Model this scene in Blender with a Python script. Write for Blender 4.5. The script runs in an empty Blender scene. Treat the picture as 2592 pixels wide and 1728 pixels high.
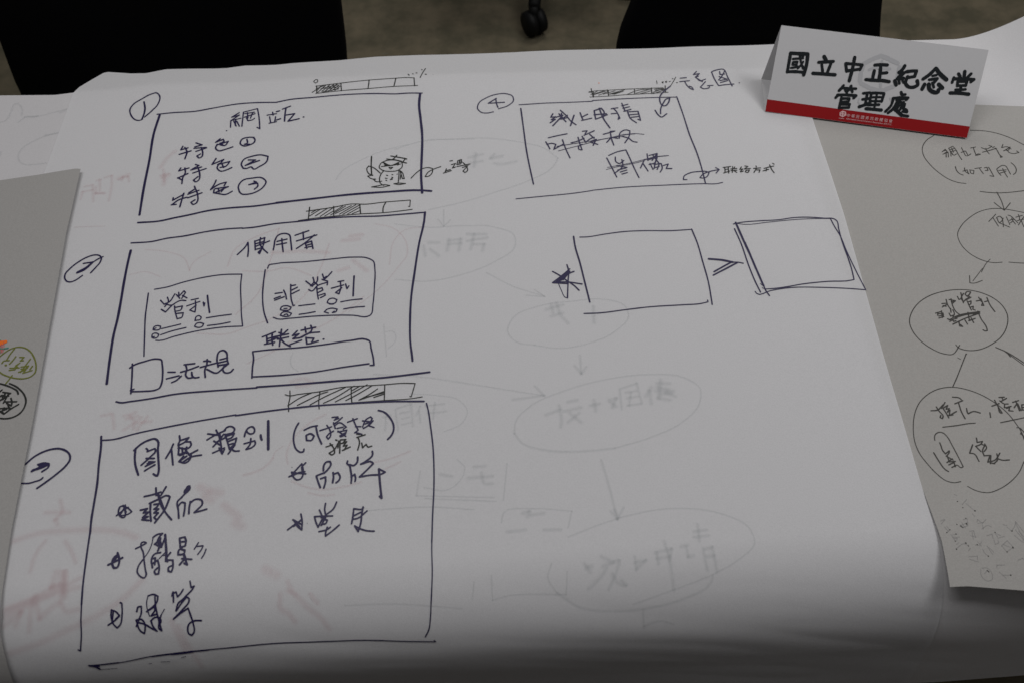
import bpy, bmesh, math, random
from mathutils import Vector, Matrix, Euler, noise
random.seed(7)
S = bpy.context.scene
COL = S.collection

# ------------------------------------------------------------------ camera, world, lamps, exposure
TABLE_Z = 0.74
CAM = Vector((0.0, 0.0, TABLE_Z + 0.892))
FPX, PITCH, ROLL, PW, PH = 2250.0, 56.5, -1.75, 2592.0, 1728.0
cam_d = bpy.data.cameras.new('camera')
cam = bpy.data.objects.new('camera', cam_d)
COL.objects.link(cam)
S.camera = cam
RM = Matrix.Rotation(math.radians(90 - PITCH), 3, 'X') @ Matrix.Rotation(math.radians(ROLL), 3, 'Z')
cam.matrix_world = Matrix.Translation(CAM) @ RM.to_4x4()
cam_d.sensor_width = 22.3
cam_d.lens = FPX / PW * 22.3
cam_d.clip_start = 0.05
cam_d.clip_end = 60
cam_d.dof.use_dof = True
cam_d.dof.focus_distance = 1.10
cam_d.dof.aperture_fstop = 4.5

w = bpy.data.worlds.new('World')
S.world = w
w.use_nodes = True
w.node_tree.nodes['Background'].inputs['Color'].default_value = (1.0, 0.98, 1.0, 1)
w.node_tree.nodes['Background'].inputs['Strength'].default_value = 0.055

def area(name, loc, tgt, sx, sy, power, col):
    d = bpy.data.lights.new(name, 'AREA')
    d.shape = 'RECTANGLE'
    d.size, d.size_y, d.energy, d.color = sx, sy, power, col
    o = bpy.data.objects.new(name, d)
    o.location = loc
    o.rotation_euler = (Vector(tgt) - Vector(loc)).to_track_quat('-Z', 'Y').to_euler()
    COL.objects.link(o)
area('ceiling_lamp', (-0.55, 0.85, 2.75), (-0.55, 0.8, 0), 1.2, 0.6, 13.9, (0.995, 0.985, 1.0))
area('ceiling_lamp', (1.35, 0.95, 2.75), (1.3, 0.9, 0), 1.2, 0.6, 18.9, (0.995, 0.99, 1.0))
area('ceiling_lamp', (0.6, 3.0, 2.75), (0.6, 2.9, 0), 1.2, 0.6, 19, (1.0, 0.985, 0.97))
S.view_settings.view_transform = 'Standard'
S.view_settings.look = 'None'
S.view_settings.exposure = 0.12
S.view_settings.gamma = 1.0
S.cycles.max_bounces = 8
S.cycles.transparent_max_bounces = 24

# ------------------------------------------------------------------ materials
def mat(name, col, rough=0.6, spec=0.3, mottle=0.0, mscale=60, bump=0.0, bscale=800, trans=0.0, col2=None, alpha=1.0, sheen=0.0):
    m = bpy.data.materials.new(name)
    m.use_nodes = True
    nt = m.node_tree
    N, L = nt.nodes, nt.links
    p = N['Principled BSDF']
    p.inputs['Base Color'].default_value = (*col, 1)
    p.inputs['Roughness'].default_value = rough
    p.inputs['Specular IOR Level'].default_value = spec
    p.inputs['Sheen Weight'].default_value = sheen
    tc = N.new('ShaderNodeTexCoord')
    src = None
    if mottle > 0 or col2:
        n = N.new('ShaderNodeTexNoise')
        n.inputs['Scale'].default_value = mscale
        n.inputs['Detail'].default_value = 5
        n.inputs['Roughness'].default_value = 0.65
        L.new(tc.outputs['Object'], n.inputs['Vector'])
        r = N.new('ShaderNodeValToRGB')
        c2 = col2 if col2 else tuple(c * (1 - mottle) for c in col)
        r.color_ramp.elements[0].color = (*c2, 1)
        r.color_ramp.elements[1].color = (*col, 1)
        r.color_ramp.elements[0].position = 0.36
        r.color_ramp.elements[1].position = 0.64
        L.new(n.outputs['Fac'], r.inputs['Fac'])
        L.new(r.outputs['Color'], p.inputs['Base Color'])
        src = r.outputs['Color']
    if bump > 0:
        n2 = N.new('ShaderNodeTexNoise')
        n2.inputs['Scale'].default_value = bscale
        n2.inputs['Detail'].default_value = 4
        L.new(tc.outputs['Object'], n2.inputs['Vector'])
        b = N.new('ShaderNodeBump')
        b.inputs['Strength'].default_value = bump
        b.inputs['Distance'].default_value = 0.0006
        L.new(n2.outputs['Fac'], b.inputs['Height'])
        L.new(b.outputs['Normal'], p.inputs['Normal'])
    if trans > 0:
        t = N.new('ShaderNodeBsdfTranslucent')
        t.inputs['Color'].default_value = (*col, 1)
        if src: L.new(src, t.inputs['Color'])
        mx = N.new('ShaderNodeMixShader')
        mx.inputs[0].default_value = trans
        L.new(p.outputs[0], mx.inputs[1])
        L.new(t.outputs[0], mx.inputs[2])
        L.new(mx.outputs[0], N['Material Output'].inputs['Surface'])
    if alpha < 1:
        p.inputs['Alpha'].default_value = alpha
    return m

M = {}
M['paper'] = mat('white_paper', (0.80, 0.795, 0.80), 0.75, 0.2, 0.075, 620, 0.35, 900, trans=0.38)
M['under'] = mat('white_paper_under', (0.71, 0.695, 0.70), 0.75, 0.2, 0.075, 620, 0.35, 900, trans=0.25)
M['under2'] = mat('white_paper_far', (0.79, 0.78, 0.785), 0.75, 0.2, 0.075, 620, 0.35, 900, trans=0.30)
M['grey'] = mat('recycled_grey_paper', (0.345, 0.335, 0.32), 0.85, 0.15, 0.11, 520, 0.4, 700)
M['greyR'] = mat('pale_grey_paper', (0.365, 0.353, 0.333), 0.85, 0.15, 0.10, 520, 0.4, 700)
M['navy'] = mat('navy_ink', (0.013, 0.009, 0.050), 0.5, 0.3)
M['black'] = mat('black_ink', (0.010, 0.011, 0.009), 0.5, 0.3)
M['pen'] = mat('grey_pen_ink', (0.045, 0.042, 0.038), 0.6, 0.2, alpha=0.86)
M['pencil'] = mat('faint_pencil', (0.12, 0.115, 0.13), 0.6, 0.2, alpha=0.22)
M['olive'] = mat('olive_marker', (0.13, 0.14, 0.022), 0.6, 0.2)
M['orange'] = mat('orange_marker', (0.75, 0.16, 0.02), 0.6, 0.2)
M['teal'] = mat('teal_marker', (0.05, 0.2, 0.15), 0.6, 0.2)
M['pink'] = mat('pink_marker', (0.6, 0.12, 0.12), 0.6, 0.2, alpha=0.6)
M['gg'] = mat('grey_show_through', (0.22, 0.26, 0.27), 0.8, 0.1, alpha=0.030)
M['gg2'] = mat('grey_show_through_core', (0.22, 0.26, 0.27), 0.8, 0.1, alpha=0.035)
M['gp'] = mat('red_show_through', (0.50, 0.18, 0.20), 0.8, 0.1, alpha=0.028)
M['gp2'] = mat('red_show_through_core', (0.50, 0.18, 0.20), 0.8, 0.1, alpha=0.030)
M['card'] = mat('white_card', (0.57, 0.565, 0.568), 0.6, 0.25, 0.02, 300, 0.15, 700)
M['red'] = mat('red_print', (0.30, 0.006, 0.008), 0.5, 0.25, 0.05, 300)
M['print'] = mat('black_print', (0.012, 0.015, 0.017), 0.5, 0.2)
M['mark'] = mat('grey_print', (0.45, 0.45, 0.46), 0.6, 0.2)
M['pale'] = mat('pale_print', (0.72, 0.45, 0.45), 0.6, 0.2)
M['carpet'] = mat('floor_carpet', (0.140, 0.118, 0.080), 0.95, 0.1, 0.0, 11, 0.3, 200, col2=(0.082, 0.074, 0.050))
M['fabric'] = mat('black_fabric', (0.0035, 0.0035, 0.004), 0.9, 0.05, 0.2, 300, 0.4, 500)
M['plastic'] = mat('black_plastic', (0.005, 0.005, 0.005), 0.55, 0.15)
M['metal'] = mat('dark_metal', (0.02, 0.02, 0.02), 0.45, 0.4)
M['laminate'] = mat('dark_laminate', (0.006, 0.006, 0.011), 0.5, 0.3)

# ------------------------------------------------------------------ object helpers
def tag(o, label=None, cat=None, kind=None, group=None):
    if label: o['label'] = label
    if cat: o['category'] = cat
    if kind: o['kind'] = kind
    if group: o['group'] = group
    return o

def make(name, verts, faces, material, parent=None, smooth=False):
    me = bpy.data.meshes.new(name)
    me.from_pydata([tuple(v) for v in verts], [], faces)
    me.materials.append(material)
    if smooth:
        me.polygons.foreach_set('use_smooth', [True] * len(me.polygons))
    me.update()
    o = bpy.data.objects.new(name, me)
    COL.objects.link(o)
    if parent:
        o.parent = parent
        o.matrix_parent_inverse = Matrix.Translation(-parent.location)
    return o

def frombm(name, bm, material, parent=None, smooth=True):
    me = bpy.data.meshes.new(name)
    bmesh.ops.recalc_face_normals(bm, faces=bm.faces)
    bm.to_mesh(me)
    bm.free()
    me.materials.append(material)
    if smooth:
        me.polygons.foreach_set('use_smooth', [True] * len(me.polygons))
    o = bpy.data.objects.new(name, me)
    COL.objects.link(o)
    if parent:
        o.parent = parent
    return o

def empty(name, loc):
    o = bpy.data.objects.new(name, None)
    o.location = loc
    o.empty_display_size = 0.05
    COL.objects.link(o)
    return o

# ------------------------------------------------------------------ photograph pixel -> point in the room
def ray(px, py):
    return RM @ Vector(((px - PW / 2) / FPX, -(py - PH / 2) / FPX, -1.0))

def on_z(px, py, z):
    d = ray(px, py)
    return CAM + d * ((z - CAM.z) / d.z)

def on_y(px, py, y):
    d = ray(px, py)
    return CAM + d * ((y - CAM.y) / d.y)

# table-top profile: flat, a rounded bend over the near edge, then a vertical drop
YB, RB, KX = 0.327, 0.092, 0.034      # start of the bend, its radius, skew of the table edge
YF = 1.062                              # where the paper leaves the far edge

def P2S(px, py, z0=TABLE_Z):
    d = ray(px, py)
    t = (z0 - CAM.z) / d.z
    p = CAM + d * t
    y = p.y - KX * p.x
    if y >= YB:
        return p.x, y
    # arc: centre (YB, z0-RB) in sheared coordinates
    oy, oz = CAM.y - KX * CAM.x - YB, CAM.z - (z0 - RB)
    dy, dz = d.y - KX * d.x, d.z
    A = dy * dy + dz * dz
    B = 2 * (oy * dy + oz * dz)
    Cc = oy * oy + oz * oz - RB * RB
    disc = B * B - 4 * A * Cc
    if disc > 0:
        t = (-B - math.sqrt(disc)) / (2 * A)
        yy, zz = oy + dy * t, oz + dz * t
        if yy <= 0 and zz >= 0:
            phi = math.atan2(-yy, zz)
            return CAM.x + d.x * t, YB - RB * phi
    t = (-RB - oy) / dy
    zz = oz + dz * t
    return CAM.x + d.x * t, YB - RB * math.pi / 2 + zz

def sm(a, b, x):
    t = max(0.0, min(1.0, (x - a) / (b - a)))
    return t * t * (3 - 2 * t)

def wrinkle(x, s):
    a = 0.0011 * noise.noise(Vector((x * 2.3, s * 3.1, 3.3)))
    a += 0.0004 * noise.noise(Vector((x * 7, s * 9, 9.3)))
    k = sm(0.33, 0.22, s)
    if k > 0:
        q = s + 0.10 * x
        s1 = 0.196 + 0.03 * x
        a += sm(-0.30, 0.30, x) * 0.24 * math.log1p(math.exp(min(60.0, (s1 - s) / 0.011))) * 0.011
        a -= sm(0.43, 0.60, x) * 0.0025 * math.exp(-((s - 0.258 - 0.02 * math.sin(x * 6)) / 0.005) ** 2)
        a += k * 0.0016 * noise.noise(Vector((x * 2.0, q * 15, 1.7)))
        a += k * 0.0012 * abs(noise.noise(Vector((x * 5.0 + q * 9, q * 30, 6.1))))
    return a

def lift_central(x, s):
    v = 0.0010 + 0.0020 * sm(0.27, 0.36, s)
    v += 0.0012 * sm(0.10, 0.0, abs(0.436 - x)) * sm(0.45, 0.8, s)
    v += 0.0030 * sm(1.03, 1.13, s) * (0.6 + 0.8 * noise.noise(Vector((x * 7, 0, 0))))
    return v
def lift_underR(x, s):
    v = 0.0
    if s > 0.9 and x > 0.45:
        v += 0.17 * sm(0.685, 0.97, x + 0.3 * (s - 1.10)) * sm(0.86, 1.12, s)
    return v
def lift_underL(x, s): return 0.0006
def lift_greyR(x, s): return 0.0018 + 0.004 * sm(0.40, 0.30, s)
def lift_greyL(x, s):
    xe = -0.66
    return 0.0052 + 0.0048 * sm(0.16, 0.0, abs(x - (-0.60 - 0.0 * s))) * sm(0.2, 0.4, s)

def surf(x, s, lift, flat=False, extra=0.0):
    if flat:
        y, z, ny, nz = s, TABLE_Z, 0.0, 1.0
        if s < YB:
            dd = YB - s
            z -= dd * dd * 1.2
    elif s >= YB:
        y, z, ny, nz = s, TABLE_Z, 0.0, 1.0
        if s > YF:
            z -= (s - YF) ** 2 * 0.9
    elif s >= YB - RB * math.pi / 2:
        ph = (YB - s) / RB
        y, z, ny, nz = YB - RB * math.sin(ph), TABLE_Z - RB + RB * math.cos(ph), -math.sin(ph), math.cos(ph)
    else:
        y, z, ny, nz = YB - RB, TABLE_Z - RB + (s - (YB - RB * math.pi / 2)), -1.0, 0.0
    o = lift(x, s) + (0.3 if flat else 1.0) * wrinkle(x, s) + 0.0018 + extra
    return Vector((x, y + KX * x + ny * o, z + nz * o))

def resample(pts, n):
    L = [0.0]
    for a, b in zip(pts, pts[1:]):
        L.append(L[-1] + math.hypot(b[0] - a[0], b[1] - a[1]))
    out, j = [], 0
    for i in range(n + 1):
        t = L[-1] * i / n
        while j < len(pts) - 2 and L[j + 1] < t: j += 1
        f = (t - L[j]) / max(1e-9, L[j + 1] - L[j])
        out.append((pts[j][0] + f * (pts[j + 1][0] - pts[j][0]), pts[j][1] + f * (pts[j + 1][1] - pts[j][1])))
    return out

def sheet(name, top, bottom, left, right, lift, material, nu, nv, flat=False, parent=None):
    """Coons patch between four border curves given in (x, s); left/right run top to bottom."""
    T, B, Lf, R = resample(top, nu), resample(bottom, nu), resample(left, nv), resample(right, nv)
    V, F = [], []
    for j in range(nv + 1):
        v = j / nv
        for i in range(nu + 1):
            u = i / nu
            q = []
            for c in (0, 1):
                q.append((1 - v) * T[i][c] + v * B[i][c] + (1 - u) * Lf[j][c] + u * R[j][c]
                         - ((1 - u) * (1 - v) * T[0][c] + u * (1 - v) * T[-1][c] + (1 - u) * v * B[0][c] + u * v * B[-1][c]))
            V.append(surf(q[0], q[1], lift, flat))
    for j in range(nv):
        for i in range(nu):
            a = j * (nu + 1) + i
            F.append((a, a + nu + 1, a + nu + 2, a + 1))
    return make(name, V, F, material, parent, smooth=True)

# ------------------------------------------------------------------ the drawn strokes
def smooth_pts(pts, sub=4):
    """centripetal-ish Catmull-Rom through the points, broken at sharp corners"""
    pieces, cur = [], [pts[0]]
    for i in range(1, len(pts) - 1):
        cur.append(pts[i])
        a = (pts[i][0] - pts[i - 1][0], pts[i][1] - pts[i - 1][1])
        b = (pts[i + 1][0] - pts[i][0], pts[i + 1][1] - pts[i][1])
        la, lb = math.hypot(*a), math.hypot(*b)
        if la > 0 and lb > 0 and (a[0] * b[0] + a[1] * b[1]) / (la * lb) < 0.30:
            pieces.append(cur)
            cur = [pts[i]]
    cur.append(pts[-1])
    pieces.append(cur)
    out = []
    for pc in pieces:
        if len(pc) < 3:
            out.append(pc)
            continue
        P = [(2 * pc[0][0] - pc[1][0], 2 * pc[0][1] - pc[1][1])] + pc + [(2 * pc[-1][0] - pc[-2][0], 2 * pc[-1][1] - pc[-2][1])]
        o = []
        for i in range(1, len(P) - 2):
            p0, p1, p2, p3 = P[i - 1], P[i], P[i + 1], P[i + 2]
            m = math.hypot(p2[0] - p1[0], p2[1] - p1[1])
            def tan(pa, pb, pc_):
                l1 = max(1e-6, math.hypot(pb[0] - pa[0], pb[1] - pa[1]))
                l2 = max(1e-6, math.hypot(pc_[0] - pb[0], pc_[1] - pb[1]))
                return [((pb[c] - pa[c]) / l1 * l2 + (pc_[c] - pb[c]) / l2 * l1) / (l1 + l2) * m for c in (0, 1)]
            t1, t2 = tan(p0, p1, p2), tan(p1, p2, p3)
            n = sub if m > 6 else 2
            for k in range(n):
                t = k / n
                h = (2 * t ** 3 - 3 * t * t + 1, t ** 3 - 2 * t * t + t, -2 * t ** 3 + 3 * t * t, t ** 3 - t * t)
                o.append(tuple(h[0] * p1[c] + h[1] * t1[c] + h[2] * p2[c] + h[3] * t2[c] for c in (0, 1)))
        o.append(pc[-1])
        out.append(o)
    return out

WK = 1.15
class Ink:
    def __init__(s): s.V, s.F, s.k = [], [], 0
    def line(self, pts, width, uvmap, place):
        """pts in photo pixels; uvmap: pixel -> (u, v) on the sheet; place: (u, v, height) -> point"""
        L = [0]
        for a, b in zip(pts, pts[1:]): L.append(L[-1] + math.hypot(b[0] - a[0], b[1] - a[1]))
        q = []                                   # long spans get more points so that they follow the bend
        for i, (a, b) in enumerate(zip(pts, pts[1:])):
            n = max(1, int((L[i + 1] - L[i]) / 14))
            for k in range(n): q.append((a[0] + (b[0] - a[0]) * k / n, a[1] + (b[1] - a[1]) * k / n))
        q.append(pts[-1])
        uv = []
        for p in q:
            c = uvmap(*p)
            if not uv or math.hypot(c[0] - uv[-1][0], c[1] - uv[-1][1]) > 1e-5: uv.append(c)
        if len(uv) == 1: uv.append((uv[0][0] + 2e-4, uv[0][1]))
        self.k = (self.k + 1) % 60
        h = 0.00022 + self.k * 2.5e-6
        n = len(uv)
        base = len(self.V)
        seed = random.random() * 100
        def wd(i):
            P = place(uv[i][0], uv[i][1], 0)
            depth = -(RM.transposed() @ (P - CAM)).z
            return 0.5 * width * depth / FPX * (1 + 0.16 * noise.noise(Vector((i * 0.45, seed, 0))))
        dirs = []
        for i in range(n):
            a, b = uv[max(0, i - 1)], uv[min(n - 1, i + 1)]
            dx, dy = b[0] - a[0], b[1] - a[1]
            l = max(1e-9, math.hypot(dx, dy))
            dirs.append((dx / l, dy / l))
        for i in range(n):
            r = wd(i)
            dx, dy = dirs[i]
            for sg in (1, -1):
                self.V.append(place(uv[i][0] - dy * r * sg, uv[i][1] + dx * r * sg, h))
        for i in range(n - 1):
            a = base + 2 * i
            self.F.append((a, a + 1, a + 3, a + 2))
        for e, sg in ((0, -1), (n - 1, 1)):      # round ends
            r = wd(e)
            dx, dy = dirs[e]
            ring = [base + 2 * e]
            for k in range(1, 4):
                an = math.pi * k / 4
                ca, sa = math.cos(an) * r, math.sin(an) * r * sg
                self.V.append(place(uv[e][0] - dy * ca + dx * sa, uv[e][1] + dx * ca + dy * sa, h))
                ring.append(len(self.V) - 1)
            ring.append(base + 2 * e + 1)
            self.F.append(tuple(ring if sg < 0 else ring[::-1]))
    def build(self, name, material, parent, label=None):
        o = make(name, self.V, self.F, material, parent)
        if label: o['label'] = label
        return o

def parse(txt):
    """lines: 'R x0 y0 scale' sets a frame, 'w number' a pen width, else polylines separated by ';'"""
    out, fr, wd = [], (0, 0, 1), 3.0
    for ln in txt.strip().splitlines():
        ln = ln.strip()
        if not ln: continue
        if ln[0] == 'R':
            fr = tuple(float(v) for v in ln[1:].split())
        elif ln[0] == 'w':
            wd = float(ln[1:])
        else:
            for st in ln.split(';'):
                pts = []
                for t in st.split():
                    a, b = t.split(',')
                    pts.append((fr[0] + float(a) / fr[2], fr[1] + float(b) / fr[2]))
                if len(pts) == 1: pts.append((pts[0][0] + 0.6, pts[0][1]))
                if pts: out.append((wd, pts))
    return out

def draw(name, txt, material, parent, uvmap, place, label=None, wk=1.0, h=0.0, sm_=True, gap=None, kind=None):
    """gap: strokes nearer than this many photo pixels form one piece (a word or a character)"""
    st = parse(txt)
    if gap is None:
        groups = [list(range(len(st)))]
    else:
        bb = [(min(p[0] for p in q), min(p[1] for p in q), max(p[0] for p in q), max(p[1] for p in q)) for _, q in st]
        root = list(range(len(st)))
        def find(a):
            while root[a] != a: a = root[a]
            return a
        def near(a, b):
            A, B = bb[a], bb[b]
            if A[0] - gap > B[2] or B[0] - gap > A[2] or A[1] - gap > B[3] or B[1] - gap > A[3]: return False
            return min(math.hypot(p[0] - q[0], p[1] - q[1]) for p in dense[a] for q in dense[b]) < gap
        dense = []
        for _, q in st:
            o = []
            for a, b in zip(q, q[1:]):
                n = max(1, int(math.hypot(b[0] - a[0], b[1] - a[1]) / 5))
                o += [(a[0] + (b[0] - a[0]) * k / n, a[1] + (b[1] - a[1]) * k / n) for k in range(n)]
            dense.append(o + [q[-1]])
        for a in range(len(st)):
            for b in range(a):
                ra, rb = find(a), find(b)
                if ra != rb and near(a, b): root[ra] = rb
        d = {}
        for a in range(len(st)): d.setdefault(find(a), []).append(a)
        groups = list(d.values())
    for g in groups:
        ink = Ink()
        ink.k = random.randrange(60)
        for a in g:
            wd, pts = st[a]
            for pc in (smooth_pts(pts) if sm_ else [pts]):
                ink.line(pc, wd * wk * WK, uvmap, (lambda u, v, e: place(u, v, e + h)))
        o = ink.build(name, material, parent, label if len(groups) == 1 else None)
        if kind: o['kind'] = kind
    return o
P1_FRAME = '''
R 300 150 3.92
w 3.2
385,552 550,535 760,522 950,488 1190,448 1350,436 1568,433
R 700 150 3.92
0,432 130,405 350,385 700,355 1000,345 1180,348 1310,340 1445,340
w 5.4
1425,345 1415,450 1430,600 1445,750 1440,1000 1435,1150 1445,1330
0,1430 350,1390 700,1350 1100,1320 1440,1305 1535,1312
R 300 150 3.92
410,560 350,750 310,1000 250,1300 210,1550
R 250 500 5.227
w 4.4
520,338 800,318 1000,275 1200,235 1450,180 1700,148 2091,118 2352,80
'''
P1_WORDS = '''
R 300 150 3.92
w 3
260,580 330,520 400,440 412,375 385,345 330,355 230,405 150,455 115,510 125,560 165,605 215,612 240,600
w 3.6
255,430 265,490 255,550 235,600
w 2.8
1200,535 1125,580 1200,560 1115,615 1215,590; 1115,620 1112,680; 1145,620 1168,668; 1175,620 1200,670; 1165,600 1160,660
1240,535 1225,670; 1240,530 1380,495 1395,580 1403,695 1375,680; 1255,545 1350,530; 1280,535 1285,590; 1250,580 1355,545; 1330,540 1310,590; 1270,585 1285,615 1340,600 1350,590
1475,560 1568,545; 1530,530 1535,560; 1500,575 1510,630; 1495,640 1568,625; 1560,575 1550,630
1072,714
w 3.3
640,870 620,905 690,885; 605,950 720,915; 660,880 680,920 660,995; 770,835 830,855 760,875; 750,890 870,880; 770,920 875,885; 820,880 835,920 830,970 800,985 780,965 815,945
1010,795 965,830 1040,800 1050,820 975,860; 1000,850 1090,820 1060,860 1010,855; 980,850 965,890 990,912 1060,900 1135,875; 1010,838 1040,860
1345,780 1290,780 1220,805 1210,845 1240,865 1300,855 1350,825 1355,800 1340,783; 1275,800 1280,835 1250,850 1300,848
620,1085 600,1115 700,1085; 660,1085 665,1130 640,1180 630,1240; 590,1185 690,1140; 590,1182 625,1200; 765,1050 800,1060 735,1095; 720,1105 825,1075; 740,1135 870,1090; 790,1080 805,1130 800,1200 765,1222 745,1205 790,1170
970,990 930,1050 1045,1000 1010,1040; 985,1050 1105,1020 1070,1065 1010,1080; 1000,1040 980,1085 1010,1115 1070,1105 1125,1080; 1030,1050 1045,1080
1240,1090 1220,1050 1240,1005 1320,970 1420,955 1485,970 1475,1015 1400,1070 1340,1095 1320,1075 1270,1090 1240,1088; 1290,1005 1360,1005 1260,1060 1330,1035 1400,1010
545,1380 540,1405 640,1350; 530,1450 600,1400 680,1375; 650,1335 630,1400 610,1470; 525,1450 575,1445; 755,1265 765,1290 700,1330; 690,1345 800,1305; 690,1380 830,1330; 770,1300 785,1340 775,1430 740,1445 720,1425 760,1400
970,1205 955,1240 915,1300 1000,1245 1070,1225 1050,1260; 960,1290 1090,1270 1000,1310 960,1330; 950,1300 945,1330 1000,1340 1060,1348 1130,1315; 990,1285 1000,1325; 1060,1275 1020,1320
1200,1320 1190,1270 1230,1210 1330,1185 1430,1185 1465,1220 1440,1270 1370,1320 1280,1345 1220,1340 1200,1320; 1345,1215 1370,1225 1300,1250; 1295,1250 1380,1235 1385,1260 1350,1295
R 700 150 3.92
0,525 30,518; 60,500 140,470; 95,485 85,550 80,620; 0,608 40,595; 85,560 180,545 115,620 225,595; 265,578 272,578
'''
BAR1 = '''
R 700 150 3.92
w 2
390,210 370,228 385,243 408,232 410,212 388,210
390,275 640,245 920,215 1185,195 1270,188 1365,190; 390,345 640,318 900,298 1165,275 1400,265
w 2.6
400,270 400,340; 640,245 645,320; 920,215 915,260 908,298; 1185,195 1165,275; 1365,190 1370,268
w 2.2
400,320 440,275; 410,335 490,265; 450,325 530,262; 480,325 570,258; 515,325 600,255; 550,318 625,262; 580,315 632,275; 440,300 610,262; 355,335 400,305; 500,300 610,280; 460,330 620,300; 395,300 470,270
1305,155 1318,165; 1350,150 1358,152; 1385,140 1395,142; 1478,95 1455,130 1425,188; 1440,105 1446,110; 1475,152 1488,155
w 1.2
1550,157
'''
DOODLE = '''
R 700 150 3.92
w 3
943,970 940,1060 945,1155
w 2.2
1090,1010 1035,1040 1020,1080 1050,1105 1130,1118 1210,1105 1248,1070 1240,1025 1200,1010 1130,1005 1085,1012; 1040,1070 1130,1060 1230,1045
w 2.8
1060,1030 1130,1060 1215,1028; 1070,1045 1095,1055 1075,1060; 1180,1050 1210,1040 1205,1055
w 2
1115,1078 1155,1078 1132,1095 1115,1078
w 2.8
1095,995 1150,1000 1195,958; 1135,965 1280,990 1250,1030; 1160,1000 1240,1018; 1225,1020 1290,1035; 1280,990 1292,995
w 2.3
1065,1110 1035,1150 1022,1200 1035,1240 1065,1258; 1215,1105 1215,1160 1208,1230; 1030,1135 960,1080 915,1065 897,1090 915,1140 955,1160; 955,1155 905,1165 940,1190 985,1195 960,1195 990,1220 1045,1215
1090,1155 1105,1160; 1145,1150 1155,1152; 1080,1185 1098,1188; 1145,1175 1155,1180 1130,1200 1150,1197; 1085,1205 1095,1210; 1195,1145 1200,1145
945,1272 1000,1262 1080,1250 1125,1258 1050,1275 945,1272; 1165,1240 1210,1248 1280,1238 1210,1234 1165,1240
1225,1110 1250,1190 1268,1190 1245,1125 1225,1110; 1235,1130 1228,1195
w 2.3
1335,1185 1390,1130 1450,1090 1510,1080 1550,1090 1545,1130 1510,1165 1475,1170 1500,1130 1560,1095 1630,1070
w 2.4
1685,1092 1672,1130; 1685,1110 1725,1100; 1655,1135 1735,1110; 1720,1015 1745,1010; 1735,1050 1775,1040 1745,1085 1775,1075; 1800,1010 1835,1000 1830,1040 1790,1050 1800,1010; 1810,1030 1840,1025; 1820,1005 1810,1045; 1790,1070 1920,1045; 1850,1030 1880,1060 1895,1110 1870,1130 1850,1115 1900,1060; 1845,1080 1890,1065
'''
BAR2 = '''
R 600 500 4.182
w 2.2
735,150 1000,112 1270,72 1300,75 1570,52 1835,32; 1835,32 1830,100 1815,98; 650,250 760,232 1000,205 1300,178 1550,165 1700,150 1855,130
w 2.8
770,108 755,240; 1025,98 1025,200; 1300,75 1308,172; 1575,55 1548,110 1545,165
w 2.2
770,200 890,125; 790,165 850,130; 830,200 960,118; 880,205 1010,118; 930,200 1020,148; 990,190 1150,95; 1035,150 1120,95; 1040,175 1210,90; 1085,180 1260,80; 1120,182 1290,88; 1170,180 1295,110; 1220,175 1298,145
'''
P2_FRAME = '''
R 250 500 5.227
w 3.6
430,606 700,588 900,545 1130,515 1400,462 1700,422 1900,410
R 600 500 4.182
57,332 170,322 400,283 650,258 1000,218 1270,205 1500,200 1700,185 1995,160
w 4.8
1990,160 1980,260 1930,480 1880,800 1845,1050 1832,1300 1838,1568 1848,1640 1858,1730
R 250 500 5.227
w 5.6
425,705 390,850 340,1100 290,1400 250,1610 200,1810 150,2110 105,2460
R 250 750 5.227
w 4.2
230,1388 280,1400 420,1385 700,1345 1000,1290 1500,1245 2091,1205
R 600 800 4.523
w 4.8
226,808 700,775 1200,735 1700,700 2000,665 2205,640
R 250 500 5.227
w 2.8
740,1218 900,1190 1100,1130 1400,1060 1650,1025 1895,1020; 1895,1020 1880,1150 1885,1400 1890,1560 1905,1702
R 250 750 5.227
755,582 800,585 1000,530 1350,450 1700,405 1905,397
w 3.2
658,-37 640,100 620,250 608,500 598,790
w 4
410,945 450,915 600,860 780,825 825,835 840,900 845,1040 830,1150 800,1210 760,1230 600,1250 430,1255; 445,890 440,1050 425,1280; 420,1240 465,1222
R 600 500 4.182
w 3.2
300,770 280,920 272,1080 290,1230 325,1330
w 2.8
325,755 340,720 390,708 700,685 1000,655 1240,635 1390,648 1445,680 1460,760 1455,950 1440,1130 1415,1245 1380,1262 1240,1250 1100,1248 800,1260 550,1282 430,1288 385,1272
R 600 800 4.523
w 3.8
180,410 190,480 178,580 170,705; 180,405 350,385 700,360 1000,325 1300,280 1480,268 1515,285 1535,370 1560,480 1568,560 1525,562; 172,692 500,675 900,635 1200,585 1510,543
'''
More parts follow.
